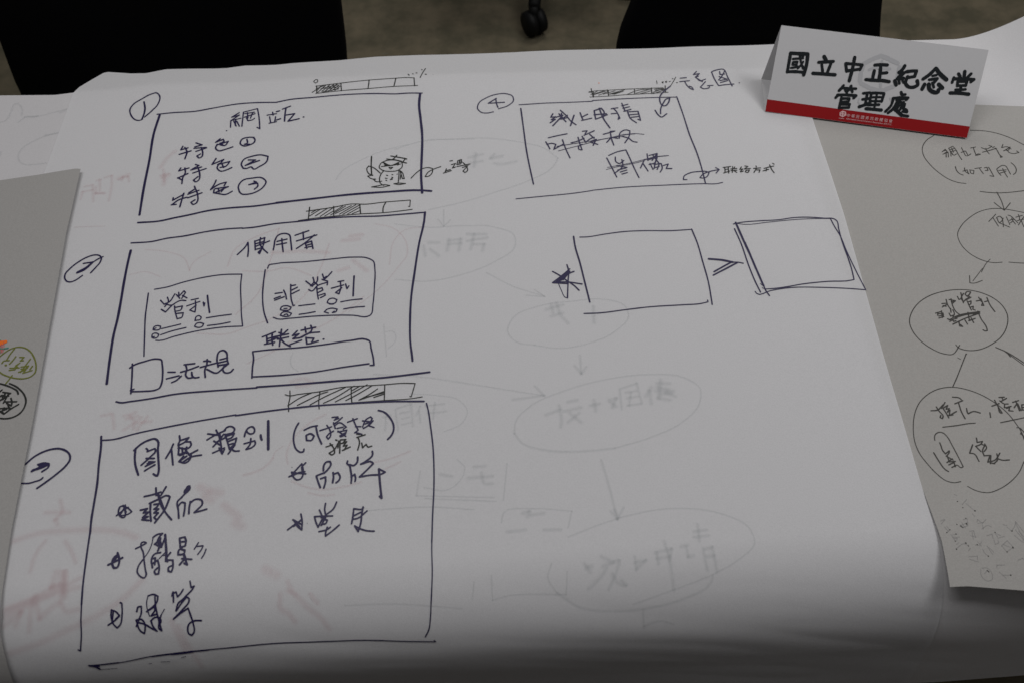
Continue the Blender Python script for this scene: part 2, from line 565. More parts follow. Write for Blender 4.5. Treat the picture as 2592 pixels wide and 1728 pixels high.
P2_WORDS = '''
R 600 500 4.182
w 3.2
118,480 95,520 5,610; 118,485 122,560 115,630; 190,465 195,560; 190,470 295,430 280,510; 205,520 345,465; 250,430 245,500 270,540 325,592; 275,520 240,600 225,585 250,560; 200,555 275,535; 200,495 290,470
400,470 395,510 385,560; 400,465 430,410 510,385 555,400 570,470 580,560; 425,470 530,445; 420,505 525,485; 475,440 480,500 490,580
615,405 760,355; 700,370 705,450; 630,465 845,400; 820,400 740,470 630,545; 725,490 740,545; 735,485 790,465 805,545; 735,510 790,495; 720,535 795,520
w 3
405,1020 480,1010; 395,1075 460,1050; 400,1092 500,1055; 495,985 515,1030 525,1080; 570,925 570,1000 575,1080 595,1150 610,1145; 570,940 620,930; 580,985 640,955; 585,1022 660,985
730,890 800,945; 805,850 815,900 780,940; 855,845 850,890 800,940; 905,815 920,860 945,840; 1005,790 960,840 915,880; 900,870 960,890; 760,980 790,995 850,940 960,900 955,930; 845,950 850,1010 862,1080; 850,975 900,960 910,985 860,1010; 870,1040 930,1020 935,1040 885,1065; 820,900 860,935
1070,895 1130,885; 1000,965 1130,930; 1095,900 1100,960 1080,1025 1045,1010 1110,960; 1150,920 1165,970 1185,940
w 3.6
1240,835 1235,930 1230,1045
w 2.8
460,1190 470,1165 530,1150 575,1165 560,1190 500,1200 462,1192; 500,1180 530,1178; 460,1250 475,1225 540,1215 578,1230 560,1255 500,1262 460,1250; 500,1245 530,1238 540,1250
655,1150 740,1140 825,1130; 660,1240 745,1228 828,1212; 955,1115 970,1085 1020,1070 1058,1085 1045,1115 1000,1130 960,1120; 980,1132 1020,1132; 1100,1108 1200,1090 1325,1077; 925,1215 950,1190 1010,1175 1060,1185 1050,1210 1010,1222 1030,1208; 928,1215 970,1228; 1130,1183 1240,1165 1350,1157
R 250 500 5.227
w 2.8
820,1365 870,1420; 910,1325 925,1370 875,1450; 1010,1280 930,1390 880,1410 960,1430 1000,1415; 1030,1290 1075,1340; 1060,1260 1065,1310 1130,1240 1150,1260 1100,1340; 1110,1300 1170,1335; 830,1485 885,1520 1000,1410 1100,1365 1155,1370; 1005,1440 1010,1500 1040,1610; 1010,1460 1110,1440 1090,1490 1020,1510; 1020,1540 1120,1530 1100,1590 1050,1605
1225,1360 1320,1340; 1165,1440 1340,1380; 1280,1370 1285,1440 1275,1520 1205,1495 1290,1430; 1385,1390 1395,1440 1405,1400
w 3.5
1440,1300 1450,1400 1468,1525
R 250 750 5.227
w 2.7
720,445 730,410 780,390 820,400 810,435 760,450 720,445; 830,430 940,405 1085,370; 705,545 710,505 760,488 795,505 780,540 730,555 705,545; 820,510 970,460 1155,415; 1275,325 1290,275 1330,260 1358,280 1345,310 1300,320 1275,325; 1425,290 1580,265 1755,243; 1270,400 1290,365 1340,350 1390,365 1370,400 1320,415 1275,405; 1440,390 1600,370 1740,343
720,440 760,420; 705,545 735,535
w 3.8
915,998 1010,998; 895,1085 1060,1045; 965,1135 1020,1110 1090,1050; 1130,900 1270,885; 1085,998 1200,965 1320,920; 1150,900 1165,960 1150,1040 1180,1075 1240,1070 1230,1000 1235,1045 1265,1070 1325,1065
1345,935 1550,880; 1390,855 1440,850 1480,860; 1435,830 1430,900 1405,960 1410,1065; 1430,960 1560,1010 1640,950 1700,900; 1580,930 1565,820 1595,730 1650,712 1690,740 1700,830 1715,890; 1605,835 1705,810; 1590,875 1700,850; 1585,910 1715,890; 1690,890 1640,960 1660,1000 1740,1000 1780,960
R 600 800 4.523
w 3.6
290,240 380,205 440,180; 340,225 345,310; 405,200 400,260 410,330; 350,260 440,235; 350,290 430,265; 315,322 430,300; 510,155 500,230 485,345; 480,190 520,205; 580,160 520,215; 440,235 590,205; 465,265 590,240; 500,260 545,310 610,345; 405,262 470,250
690,170 635,225 710,205 640,260 720,250; 605,325 740,275; 735,165 900,130; 845,110 860,150 740,245; 780,130 790,190; 730,245 820,200 945,185; 790,245 800,320; 800,250 880,255 850,310 930,285; 800,318 850,312; 988,265 995,265
'''
BAR3 = '''
R 600 800 4.523
w 2.4
550,893 590,905 700,890 940,860 1200,810 1350,800 1700,780 1900,765 2040,768; 2040,768 2015,850 1995,920 1980,915; 1320,985 1690,960 2000,940 2120,920
w 2.8
605,850 605,930 590,1000 590,1085; 950,855 935,1000 940,1055; 1308,825 1308,900 1315,985; 1692,782 1685,970
w 2.8
580,1020 720,930 860,870; 690,1015 820,950 960,885 1040,860; 835,1010 960,940 1240,810; 990,990 1100,940 1340,795; 1125,975 1310,880 1490,780; 1245,960 1380,890 1540,795; 1395,955 1500,900 1610,828; 1400,955 1690,855; 1565,925 1690,885; 1310,850 1400,800; 1450,930 1690,870
'''
P3_FRAME = '''
R 30 1050 5.227
w 3.8
1190,330 1330,320 1450,295
R 300 1040 5.227
40,345 200,300 600,215 1100,120 1550,45
R 600 800 4.523
w 4.2
-15,1133 250,1095 570,1055 900,1020 1300,995 1700,975 2140,972
R 30 1050 5.227
w 5
1182,280 1180,400 1150,650 1130,900 1090,1150 1050,1400 1035,1568
R 0 1200 2.613
w 4.2
597,375 570,560 545,750 537,850
w 3
537,850 533,950 535,1050 530,1145 515,1138
R 690 1020 4.48
w 3.4
1745,0 1765,80 1790,250 1820,500 1830,750 1828,1000 1815,1250 1805,1568
R 800 1328 2.613
w 2.6
768,30 765,150 768,300 760,500 755,600 745,670 722,715
R 0 1200 2.613
w 2.4
600,1240 800,1220 1000,1180 1200,1155 1500,1125 1800,1095 2100,1084 2352,1073
R 800 1328 2.613
261,739 350,738 600,745 790,747 780,738
R 0 1200 2.613
w 5
585,1241 625,1248 655,1264; 600,1242 650,1244; 1130,1166 1200,1160 1270,1150
w 3.4
660,1236 780,1222; 1000,1181 1130,1165; 1270,1150 1380,1138
w 1.2
660,1267 770,1260; 980,1230 1000,1228; 1060,1218 1120,1215; 1195,1190 1225,1182
'''
P3_WORDS = '''
R 30 1050 5.227
w 4.2
185,645 280,560 400,490 520,450 620,440 710,465 765,520 770,580 720,660 600,770 470,870 335,965
w 3.6
137,900 220,900 310,875 390,845 410,825
w 4
345,650 440,630 490,640 490,670 400,745
w 5
265,740 380,680 470,640; 280,725 400,690 480,650; 355,655 450,650; 370,670 460,660
w 3.4
1385,1325 1480,1250 1540,1215; 1410,1260 1430,1210 1490,1195; 1430,1215 1410,1280 1430,1330 1480,1350 1500,1330 1500,1260 1500,1185; 1430,1320 1490,1220
R 0 600 6.273
w 3.2
1440,575 1530,480 1600,390 1610,330 1580,300 1520,290 1400,320 1250,400 1110,510 1035,600 1030,660 1060,705 1110,718 1190,695 1310,615
1325,425 1460,405
w 4.6
1225,572 1330,530 1465,415; 1235,562 1400,470 1470,405
w 3
1460,420 1550,360 1640,318
R 300 1040 5.227
w 4.6
205,515 240,480 300,430 400,380 490,365 520,390 520,500 528,650 530,800 515,850 490,845 460,825; 225,500 215,600 225,720 262,840
w 4
365,490 385,505 380,530 480,490 490,510 420,600 300,710; 365,620 470,620; 400,665 455,665 380,690; 355,725 480,665; 345,785 400,750 480,705
725,430 690,510 625,620; 700,500 710,600 720,705; 805,320 810,390 790,430; 810,385 930,345 880,400 790,450; 880,400 950,400 960,440 930,480 790,480; 800,470 790,570 830,560; 840,480 850,560; 900,470 890,540 810,580; 870,540 960,570 950,620 880,680 800,660 900,590; 930,570 1045,510; 850,670 960,600 1095,575; 885,510 955,590; 800,660 860,590
w 3.8
1180,295 1300,310; 1170,375 1260,320 1410,250; 1290,245 1330,330 1370,560; 1250,465 1330,380 1390,300; 1260,390 1340,440; 1245,548 1400,480; 1330,480 1370,560 1400,500; 1400,245 1440,205 1500,200 1535,230 1520,270 1430,300; 1410,300 1440,400 1470,500; 1410,330 1530,290 1500,340 1430,370; 1440,400 1560,350 1540,420 1490,470; 1450,440 1520,420; 1450,560 1540,440; 1480,480 1530,520 1595,520; 1300,400 1400,350; 1340,300 1350,350
1665,330 1680,270 1720,215 1770,200 1798,230 1790,280 1740,295 1700,270 1690,250; 1660,425 1800,385 1810,420 1770,470 1690,500; 1750,355 1740,430 1685,500
w 4.8
1880,310 1885,350 1895,375
w 5.6
1980,125 1980,500
w 3.2
75,1255 130,1280 175,1325 120,1360 20,1380; 60,1240 100,1330
w 4.2
340,1125 470,1095 560,1065; 495,1010 500,1110; 630,995 560,1110; 410,1215 530,1160 660,1115 680,1130 620,1280 480,1470; 520,1090 560,1230 640,1360 700,1430; 425,1210 420,1330 430,1450; 290,1305 380,1285 330,1340 400,1330 320,1400 390,1390 310,1430 400,1440; 470,1230 530,1220 510,1260 470,1290 530,1290 470,1340 525,1340 470,1400 500,1430; 545,1190 600,1300; 530,1100 600,1290
w 8.5
925,1000 905,1030 885,1060
w 4
940,985 945,1010 865,1100 830,1140 780,1190 790,1300 797,1410; 790,1250 840,1200 880,1210 875,1290 860,1380; 950,1190 935,1270 930,1350; 945,1210 1020,1160 1100,1175 1110,1210 1050,1290 1000,1335 1100,1310 1165,1290
R 690 1020 4.48
w 3.8
295,220 270,260 240,350 240,440 270,520 320,550 350,540 355,515; 358,300 430,265 505,250; 380,360 385,415 440,415 470,365 430,340 382,358; 490,255 510,350 555,455
w 3.2
535,305 600,285 670,260; 615,245 650,300 655,370 630,400 610,375 640,340 690,310; 675,155 740,150 700,185 750,165; 790,155 740,200 690,230; 690,215 710,280; 700,250 760,215 835,265 800,290; 730,280 800,265; 740,320 840,300 820,350 770,375; 740,310 830,370; 760,365 820,330
850,210 960,170; 910,170 935,230 970,300 930,330; 935,325 1010,345; 940,260 1000,260; 1020,265 1060,180 1110,150 1130,170 1080,250 1030,280; 1020,195 1100,205; 1050,230 1140,195 1090,250 1150,270
w 4
1200,78 1260,95 1330,160 1370,240 1370,310 1340,370 1305,405
w 3.6
185,828 280,790 375,795; 375,670 330,720 345,780; 335,690 345,800 320,850 270,862 235,830 215,775 290,790; 330,680 230,790; 215,820 300,780 365,770
w 4
575,760 580,700 610,660 650,655 660,680 630,740 580,790; 495,820 510,870 540,950; 500,815 590,780; 545,850 600,830 600,880 580,955; 685,780 690,830 680,895; 690,800 740,780 765,830 750,870 720,895
850,650 845,680 870,700 885,760 895,830 890,900; 965,605 960,660 920,700 870,690; 890,830 930,800 940,840 935,880; 1130,540 1135,570 1060,650 1000,685 1130,665 1140,680 1060,760 985,830 1100,810 1240,795 1275,775 1205,740
w 4.8
1205,740 1215,880 1235,1070; 1215,1050 1235,1070
w 3.6
170,1430 250,1370 320,1325; 230,1315 310,1400; 320,1250 335,1330 330,1430 290,1400 240,1320 330,1370; 240,1390 330,1310
530,1205 560,1270; 600,1130 590,1200 600,1255; 725,1115 690,1190 610,1255; 475,1280 560,1275 680,1272; 475,1280 490,1340 515,1400 560,1310; 550,1290 600,1290 550,1380; 560,1370 580,1310 620,1320 600,1360 570,1365; 525,1450 620,1425 655,1400; 620,1400 600,1470 600,1500 680,1440 755,1375
920,1190 910,1280 895,1360; 920,1190 1020,1190 1030,1180; 905,1310 960,1300 1070,1215; 1025,1170 1010,1260 1000,1350 970,1450 930,1385 1000,1420 1070,1440 1150,1445; 920,1270 1000,1230
w 1.4
218,720; 390,1355
R 240 1320 5.227
w 4.6
175,565 250,530 365,470; 300,405 320,470 320,540 290,600 250,605 230,560 245,480 300,430; 300,430 260,520; 290,440 250,500
w 3.4
540,350 640,300 680,275 660,262 620,270 610,320 640,400 650,500 665,620 675,700 650,732 600,715 560,660 570,590 630,500
w 2
630,500 720,370 760,260 770,200
w 3.8
770,200 830,160 895,150 850,200 830,260 860,300; 790,290 850,240 870,260 830,380; 800,290 870,330; 870,210 840,370; 930,200 880,330; 870,400 790,420 750,480 760,600; 770,480 800,470 790,560; 770,540 830,500 850,600 840,680 800,685 785,650 830,600
w 5
930,165 940,300 945,420 940,510
w 2.2
850,480 930,400; 890,440 960,430
w 3.8
1000,400 950,480 960,520; 950,500 1030,500 1030,600 1010,655 970,645 970,600 1020,570
w 4
1120,210 1125,270 1130,330; 1125,210 1190,195 1205,240 1195,310; 1130,260 1190,255; 1130,330 1190,315; 1150,340 1110,370 1100,430 1180,410 1190,370 1150,360; 1120,430 1180,420 1200,480; 1150,480 1280,490; 1170,420 1220,560 1180,540; 1180,490 1120,560
w 3
1370,270 1315,355; 1345,320 1430,310 1420,340 1360,425; 1470,355 1450,410 1410,475
w 3.2
170,1335 240,1290 320,1220; 250,1280 320,1210 270,1160 215,1140 210,1220 240,1320 290,1370 330,1330 355,1200 355,1100 345,1050 330,1048; 240,1160 225,1290
w 3.4
550,1160 570,1100 610,1095 610,1180 580,1260 545,1350; 540,1270 610,1260 650,1300 660,1390 650,1440 600,1410 545,1280; 560,1300 650,1320 740,1370 820,1410
w 2
720,1220 690,1130 680,1040 700,960
w 3.4
700,960 770,940 830,965 820,1030 760,1100 680,1160 780,1100 790,1120 740,1215 820,1190; 790,970 800,1100 830,1230 880,1400; 735,1280 790,1235 850,1240 870,1270 840,1370 880,1405; 740,1280 760,1340 810,1405
w 2
915,1130 870,1210
w 3.2
870,1210 845,1290 840,1350
w 3.4
1015,960 1030,910 1035,960 1035,1040; 1020,930 1070,910 1090,970 1130,930 1165,875; 1255,770 1270,850 1310,835 1290,870 1200,960 1150,1010 1100,1050 1070,1150; 1200,965 1245,1000 1240,1030 1160,1130 1035,1255 1130,1180 1230,1115 1260,1200 1300,1320 1310,1420 1280,1460 1240,1440 1225,1380 1240,1320 1300,1280 1405,1273; 1080,1140 1150,1040 1200,985
'''
P3_BLACK = '''
R 690 1020 4.48
w 3
605,490 680,465; 650,450 690,500 700,560 670,580 640,560 700,520 740,450; 715,410 730,415; 750,420 740,500; 765,420 760,560; 770,410 830,405 800,440 840,430 800,480 845,470 810,525; 790,530 880,490; 780,450 830,440
955,382 1050,352; 970,385 985,430 965,525; 1010,445 1020,500 1060,460 1080,490 1125,480; 955,345 1015,348
'''
P4_FRAME = '''
R 1180 150 3.92
w 2.4
525,455 800,438 1100,428 1254,420
R 1500 150 3.92
0,413 300,395 700,380 830,378
R 1180 150 3.92
w 3.4
542,492 570,700 600,920 640,1120 668,1245
w 2.2
495,1390 700,1370 1100,1330 1254,1307
R 1500 150 3.92
0,1305 300,1275 700,1255 1100,1240 1230,1240 1290,1228
w 3
835,375 900,560 960,750 1040,950 1080,1080 1120,1240
'''
BAR4 = '''
R 1180 150 3.92
w 1.8
1220,325 1300,315 1400,310 1568,300; 1225,378 1420,368 1568,355; 1215,330 1240,330
1260,350 1370,315; 1360,350 1480,315; 1430,350 1510,330; 1235,355 1300,320; 1470,350 1560,320
w 2.4
1240,295 1250,340 1262,380; 1400,305 1415,368
R 1500 150 3.92
w 1.8
314,300 500,292 700,285; 314,355 500,345 750,330
10,355 130,320; 60,360 150,325; 160,350 320,305; 200,350 300,320; 345,350 450,310 580,300; 430,340 570,300; 470,345 580,315; 600,330 710,290; 620,310 715,300; 640,330 740,300; 600,345 700,310; 610,300 690,290
w 2.4
5,320 10,375; 155,310 160,365; 415,300 418,345; 585,285 588,345; 720,265 725,330
w 1.9
635,215 640,245; 690,228 702,225 698,238 688,232; 722,222 737,220 734,233 722,228; 760,225 772,222; 825,180 800,225 775,265; 790,195 800,195; 830,235 845,235
'''
P4_WORDS = '''
R 1180 150 3.92
w 2.4
320,495 420,460 470,410 460,370 400,345 300,350 200,385 125,440 112,490 150,530 210,537 270,525
w 2.8
300,390 220,440 380,430; 295,400 300,440 315,480
w 3
860,545 840,580 890,575 845,605 885,600 835,635; 935,510 990,560; 890,580 960,560 860,665; 920,545 990,625; 960,590 1005,560; 930,600 1000,585; 1070,560 1035,665; 1000,570 1040,620 1090,655; 945,540 950,600
1130,535 1145,575 1160,610; 1155,575 1205,550; 1145,612 1245,590
w 3.2
1270,515 1285,600; 1270,515 1340,490 1370,530 1360,580; 1270,555 1390,545; 1285,600 1400,555; 1320,490 1360,590 1425,685
w 2.8
815,785 900,765 1000,745; 790,825 815,865 830,895; 800,850 850,840 890,850 870,900 960,850; 955,805 990,900 1030,985
1040,835 1100,820 1170,790; 1110,780 1130,850 1150,905 1120,900 1115,870 1150,850; 1155,720 1200,715 1180,745; 1170,760 1270,715; 1150,770 1185,830 1240,790 1270,780; 1235,820 1290,800 1260,860; 1240,830 1305,850; 1225,750 1270,790
1360,750 1460,722 ; 1430,720 1440,790 1465,858; 1395,830 1440,780
w 1.5
915,915 1130,860 1350,800 1568,765; 900,870 1150,830 1400,790 1568,750
R 1500 150 3.92
w 2.8
185,495 250,485; 185,545 240,540; 205,490 235,520 270,590 255,600 262,570; 290,440 310,490 325,520; 290,465 350,450; 300,490 365,475; 310,520 380,500; 345,520 375,590 435,635; 360,525 450,520 465,570 475,610 450,600; 370,555 450,548; 385,580 458,572
180,720 220,718; 190,780 250,790; 265,790 270,740 330,705 370,715 365,760 320,835; 290,770 360,790 400,820 440,828
w 1.5
314,752 420,742 510,750; 314,755 360,750 420,745
w 2.7
160,960 240,925 330,905 370,990 410,1080 460,1180; 140,985 190,1080 240,1175; 225,975 230,1020 265,1040 310,1010; 290,1000 300,1060 215,1140; 240,1060 340,1080; 250,1105 330,1085; 275,1125 340,1105; 290,1145 345,1130
515,1000 475,1085; 500,1040 550,1115; 540,945 550,1010; 560,960 640,940 590,1010; 560,1000 640,980 620,1030 560,1050; 600,960 660,1040; 570,1040 600,1100; 610,1050 680,1040 690,1090 670,1125; 620,1080 660,1070; 700,1060 750,1045 730,1090 785,1090; 640,950 610,1090; 660,1050 640,1100
w 1.2
135,1100 300,1060 450,1030 600,980 755,962; 145,1080 400,1030 640,970 750,960
w 2.4
935,1200 900,1200 905,1170 960,1135 1050,1120 1130,1120 1155,1130 1140,1165 1090,1185 1065,1180 1090,1150 1160,1120 1255,1100; 1220,1080 1255,1100 1225,1135
w 2.9
770,270 710,320 670,370 668,420 690,460 720,465 755,430 765,390 735,395 700,440 675,500 675,545; 620,510 650,555 680,578 735,545
w 2.5
870,190 930,185; 865,225 960,215; 915,225 935,260 985,300 1000,305 985,280 960,270; 1030,125 1000,155 1060,145 1020,180 1050,170; 1040,195 1060,215 1120,200; 1025,185 1090,225; 1120,225 1070,280 1100,295 1150,290; 1140,265 1195,262; 1150,292 1160,275
1180,130 1210,200 1250,265; 1185,125 1230,110 1300,105 1340,180 1385,270; 1260,125 1265,155 1310,150; 1310,120 1280,175 1250,210; 1255,175 1330,200; 1265,215 1340,200; 1270,235 1340,215; 1250,265 1330,255 1400,250; 1455,238
'''
P4_BLACK = '''
R 1500 150 3.92
w 2.3
1295,1080 1370,1070; 1310,1080 1315,1130; 1345,1075 1350,1135; 1315,1100 1345,1095; 1300,1135 1360,1115; 1390,1070 1385,1130; 1370,1095 1430,1090; 1375,1110 1430,1108; 1400,1110 1430,1130; 1410,1075 1400,1090; 1475,1075 1460,1100 1490,1095 1465,1120; 1470,1125 1495,1115; 1510,1065 1540,1070 1505,1095 1565,1090; 1520,1110 1555,1105 1540,1130 1515,1125 1520,1108
1620,1065 1625,1075; 1595,1090 1665,1085; 1625,1090 1600,1130; 1625,1105 1660,1105 1650,1130; 1690,1115 1745,1100; 1700,1090 1740,1080; 1725,1095 1720,1115; 1755,1055 1775,1100 1800,1135; 1785,1040 1800,1050; 1740,1078 1795,1068
'''
BOXES = '''
R 1370 530 4.704
w 3.8
385,328 400,430 460,640 520,880 578,1110
w 2.6
460,335 550,332 750,300 1000,268 1250,258 1550,258 1790,243
w 3.2
1790,240 1860,410 1920,620 1990,870 2035,1135
w 2.7
510,1245 700,1238 1000,1200 1300,1165 1700,1140 1900,1125 1985,1105 1980,1085
w 3.2
135,745 200,780 300,850 400,920 450,970; 305,665 325,730 320,850 312,1060
w 1.6
312,1060 290,1055 240,970 205,890
w 3.2
340,715 240,800 135,878 300,870 485,895; 390,745 350,760 200,860 150,880; 140,880 320,890
w 5
320,740 190,860; 335,745 250,835 190,868; 330,750 260,840
R 1770 530 5.227
w 5.4
125,660 300,675 440,703
w 2.8
440,703 520,706 580,718
w 4
500,710 350,790 185,875; 195,830 300,770 420,705
w 2.6
450,200 500,188 800,158 1050,145 1250,118 1450,115 1650,130 1780,140 1815,165 1840,270 1890,450 1960,640 2010,790 2045,935 2020,942 1700,960 1350,995 1150,1030 1000,1050 870,1058
w 1.6
510,195 600,205 900,178 1250,145 1500,135 1730,135
w 2.4
1730,135 1780,230 1860,360 1930,530 2000,680 2100,880 2200,1070 2000,1055 1600,1038 1200,1040 950,1078 760,1118 738,1090
w 4.6
480,180 600,450 700,670 790,880 850,1015; 600,440 670,600 750,790
w 3
465,262 550,450 650,740 740,960 810,1100; 850,1010 880,1080 928,1145
w 1.4
805,985 850,1020; 830,1040 870,1060
'''
CENTRAL = [
 ('marker_frame', P1_FRAME, 'navy', 'navy frame of the first layout'),
 ('marker_writing', P1_WORDS, 'navy', 'circled 1 and the words inside the first layout'),
 ('progress_bar_drawing', BAR1, 'black', 'four-part bar with one hatched part above the first frame'),
 ('bird_doodle', DOODLE, 'black', 'doodled bird in a graduation cap with an arrow to two characters'),
 ('progress_bar_drawing', BAR2, 'black', 'bar with two hatched parts above the second frame'),
 ('marker_frame', P2_FRAME, 'navy', 'second frame and the boxes drawn in it'),
 ('marker_writing', P2_WORDS, 'navy', 'words, small circles and lines in the second layout'),
 ('progress_bar_drawing', BAR3, 'black', 'bar with three hatched parts above the third frame'),
 ('marker_frame', P3_FRAME, 'navy', 'tall frame of the third layout'),
 ('marker_writing', P3_WORDS, 'navy', 'circled numerals and the starred words of the third layout'),
 ('pen_writing', P3_BLACK, 'black', 'two black characters squeezed under the bracket'),
 ('marker_frame', P4_FRAME, 'navy', 'thin frame of the fourth layout'),
 ('progress_bar_drawing', BAR4, 'black', 'fully hatched bar above the fourth frame'),
 ('marker_writing', P4_WORDS, 'navy', 'circled 4, words partly struck through and looped arrows'),
 ('pen_writing', P4_BLACK, 'black', 'small black characters right of the fourth frame'),
 ('marker_frame', BOXES, 'navy', 'star, empty box, greater-than sign and double-drawn box'),
]
RIGHT_PEN = '''
R 2320 330 4.48
w 1.9
195,62 110,120 65,200 75,280 150,390 260,490 370,560 470,595 560,607; 610,3 760,10 900,35 1050,85 1219,170
w 2.3
R 2370 360 6.054
w 2.1
90,155 135,115 165,150 120,180; 100,190 180,160; 110,140 150,130; 150,165 150,235; 180,170 185,235; 190,100 215,150 225,220; 190,100 250,68 290,110 340,200 390,275; 215,120 270,105; 235,95 260,160; 220,150 290,135; 240,180 270,205 310,185; 230,160 250,200
380,165 440,140; 385,90 420,160 455,215 500,205 525,185; 450,145 480,200; 525,95 600,80; 565,90 590,160 610,205; 600,210 640,185 675,190 620,208
690,90 740,110; 705,160 860,120; 755,100 780,150 810,185; 745,115 790,105; 805,55 850,70 800,100; 860,90 890,75; 820,130 920,100; 900,95 930,130 970,200 1010,230 985,240 975,205
1020,40 1000,90 1080,75 1130,90; 1030,140 1130,80 1100,130 1060,130; 1100,90 1145,110; 1080,120 1110,160 1180,180 1265,165 1230,140; 1295,125
290,380 310,440 360,490 410,510; 405,450 470,430; 430,400 440,450 500,490; 470,430 490,490; 510,430 575,440 570,490 530,480 515,435; 590,410 690,395; 655,400 690,450 720,490; 735,400 775,390 790,440 750,440; 800,390 830,440 880,530 820,520; 925,420 950,470 990,515; 930,410 1020,360 1060,370 1100,430 1135,495; 955,440 1070,430; 975,480 1065,455; 1015,410 1045,470 1090,540; 1145,320 1200,370 1225,430 1210,480 1180,500
R 2320 330 4.48
w 2
720,697 850,710 970,712 1219,688; 910,705 960,800 995,905; 880,822 940,870 995,910 1063,825
w 1.7
1219,935 1080,908 950,890 820,895 700,930 590,1000 510,1080 465,1180 490,1270 570,1370 690,1450 800,1490 880,1503 970,1497; 1045,1497 1150,1505 1219,1508
R 2490 530 13.18
w 2
170,410 290,290 400,170; 310,290 400,430 490,570; 420,300 450,270 540,240 600,280; 450,310 480,400 520,460 600,400 650,300; 540,240 600,290 640,430 655,590; 520,460 650,510 860,600
755,260 820,400 870,520; 810,200 900,230 1000,320 1140,460; 860,380 950,340 1030,350; 890,460 980,390; 930,300 980,400 1060,500
1070,270 1290,210; 1150,180 1190,260 1190,360; 1120,385 1344,330; 1344,250 1250,380 1160,530; 1250,380 1300,500 1344,590
R 2320 330 4.48
w 1.6
835,1462 790,1510 735,1610
R 2280 680 5.227
w 1.5
1080,0 1020,80 955,165
w 2
910,95 915,190 960,195 1080,158
w 2.2
780,1010 690,1128 560,1120 400,1050 250,940 150,810 115,700 140,590 230,460 380,360 550,305 730,280 900,285 1080,325 1240,400 1360,510 1415,630 1405,760 1330,900 1200,1000 1050,1065 930,1080 820,1065 760,1040 730,1005
w 2.8
545,465 600,460; 550,510 610,475; 600,410 620,480 660,540; 560,490 600,500; 665,400 690,500 740,580 775,605; 640,410 720,425; 670,440 725,430; 680,465 710,440
750,370 770,410 800,400; 795,320 810,390 830,455; 830,330 800,400 830,440 870,400; 850,340 880,370 910,340 925,310 870,310 855,335; 880,360 910,370 880,400; 860,420 930,380; 880,430 905,490 935,550; 900,440 930,430 925,470 905,480; 930,510 960,500 955,540 985,550
1000,430 1060,420; 1030,380 1070,440; 1060,400 1100,490 1070,490 1080,460; 1110,440 1150,430; 1140,385 1180,480 1245,570
460,590 500,580 530,570; 490,580 490,620; 500,600 560,590 565,640; 540,560 550,650; 505,655 570,635; 505,630 565,610
640,590 660,630 690,620; 660,530 665,580; 690,545 710,600 690,640; 620,665 700,690; 650,700 700,670 745,660; 640,680 760,620 900,590 1045,570
w 3.2
690,735 850,660 1045,590; 720,650 860,610 1000,590
w 2.8
770,700 780,760 820,765 790,740; 700,700 730,690; 850,680 885,735; 890,580 910,690; 900,690 950,670; 930,650 965,715; 905,690 985,660; 1020,565 1060,660 1140,790 1145,820 1120,825 1090,810; 960,610 1040,580; 970,600 1030,570
w 2.3
865,1125 800,1290 745,1430 687,1560
w 3
865,1125
w 1.4
755,1175 795,1198
w 2.6
1258,1038 1400,1100 1520,1170 1631,1245
w 2
1380,1095 1500,1180 1631,1275; 1400,1100 1450,1165
R 2280 960 5.227
w 2
790,1350 700,1365 600,1340 480,1250 350,1110 240,960 185,820 165,650 190,430 250,300 350,200 480,130 600,103 700,100 850,125 1050,195 1250,310 1400,430 1530,590 1600,700 1631,790; 1631,1080 1560,1230 1450,1350 1300,1450 1150,1500 1050,1490 960,1460 880,1415
w 2.6
555,628 750,605 900,580 985,575; 1320,568 1480,535 1631,503
w 3
400,410 490,400 560,330; 470,360 510,420 560,480 550,515 520,500 530,470; 585,300 540,380; 560,380 600,440 635,505; 570,370 620,340 600,390 640,380 620,430; 620,420 650,400 640,475 735,420; 630,475 690,465; 685,230 780,245 800,262; 715,318 760,300 820,275; 765,310 800,420 850,515; 870,378 880,430 890,450 960,420 1050,440; 1178,435 1188,498
1205,350 1300,315; 1240,270 1290,360 1340,440 1320,440 1290,370; 1300,235 1370,230; 1340,240 1350,260; 1320,290 1400,245; 1310,280 1370,320 1420,320; 1380,370 1460,350; 1400,380 1440,360 1430,410 1485,415; 1375,320 1370,370; 1480,300 1560,275; 1520,280 1570,410; 1500,370 1540,310; 1550,320 1590,410; 1600,330 1640,330; 1600,370 1640,365; 1600,330 1605,400 1640,400
w 2.4
450,800 445,770 460,720 510,695 560,705 610,750 680,870 760,1020 825,1150 800,1163 750,1130
w 3
435,965 500,1070 590,1190 630,1215; 515,835 530,870 550,930 590,980 640,940 640,960 605,1010; 600,1010 690,1060; 680,1045 610,1095; 640,1085 720,1080; 635,1125 700,1095; 675,1160 735,1130; 610,1000 640,1080; 700,1080 720,1150
950,860 910,970 970,980 1035,1080; 1000,770 1010,830 1080,815 1060,850 990,880 1060,950; 1060,850 1110,870 1080,940 1100,1000; 1110,850 1135,900 1100,950; 1100,1005 1180,1000 1150,1090 1250,1060 1310,970; 1190,1000 1185,1110; 1270,980 1280,1060 1230,1110; 1310,970 1270,1040 1350,1065 1435,1060; 1190,1100 1240,1110
w 1.8
1530,635 1570,635 1631,700; 1580,650 1640,700; 1580,715 1640,750; 1585,700 1640,780
'''
RIGHT_DOTS = '''
R 2280 1240 5.227
w 2.4
738,155; 806,237; 843,383; 723,465; 850,455; 800,505; 628,538; 587,576; 706,596; 690,695; 856,760; 697,806; 972,742; 1219,575; 1350,843; 1098,900
w 3.2
966,281; 825,721; 1443,555; 1435,780 1438,790; 1335,1150
w 2
770,485 800,507; 845,450 858,470; 1050,1090 1070,1110
'''
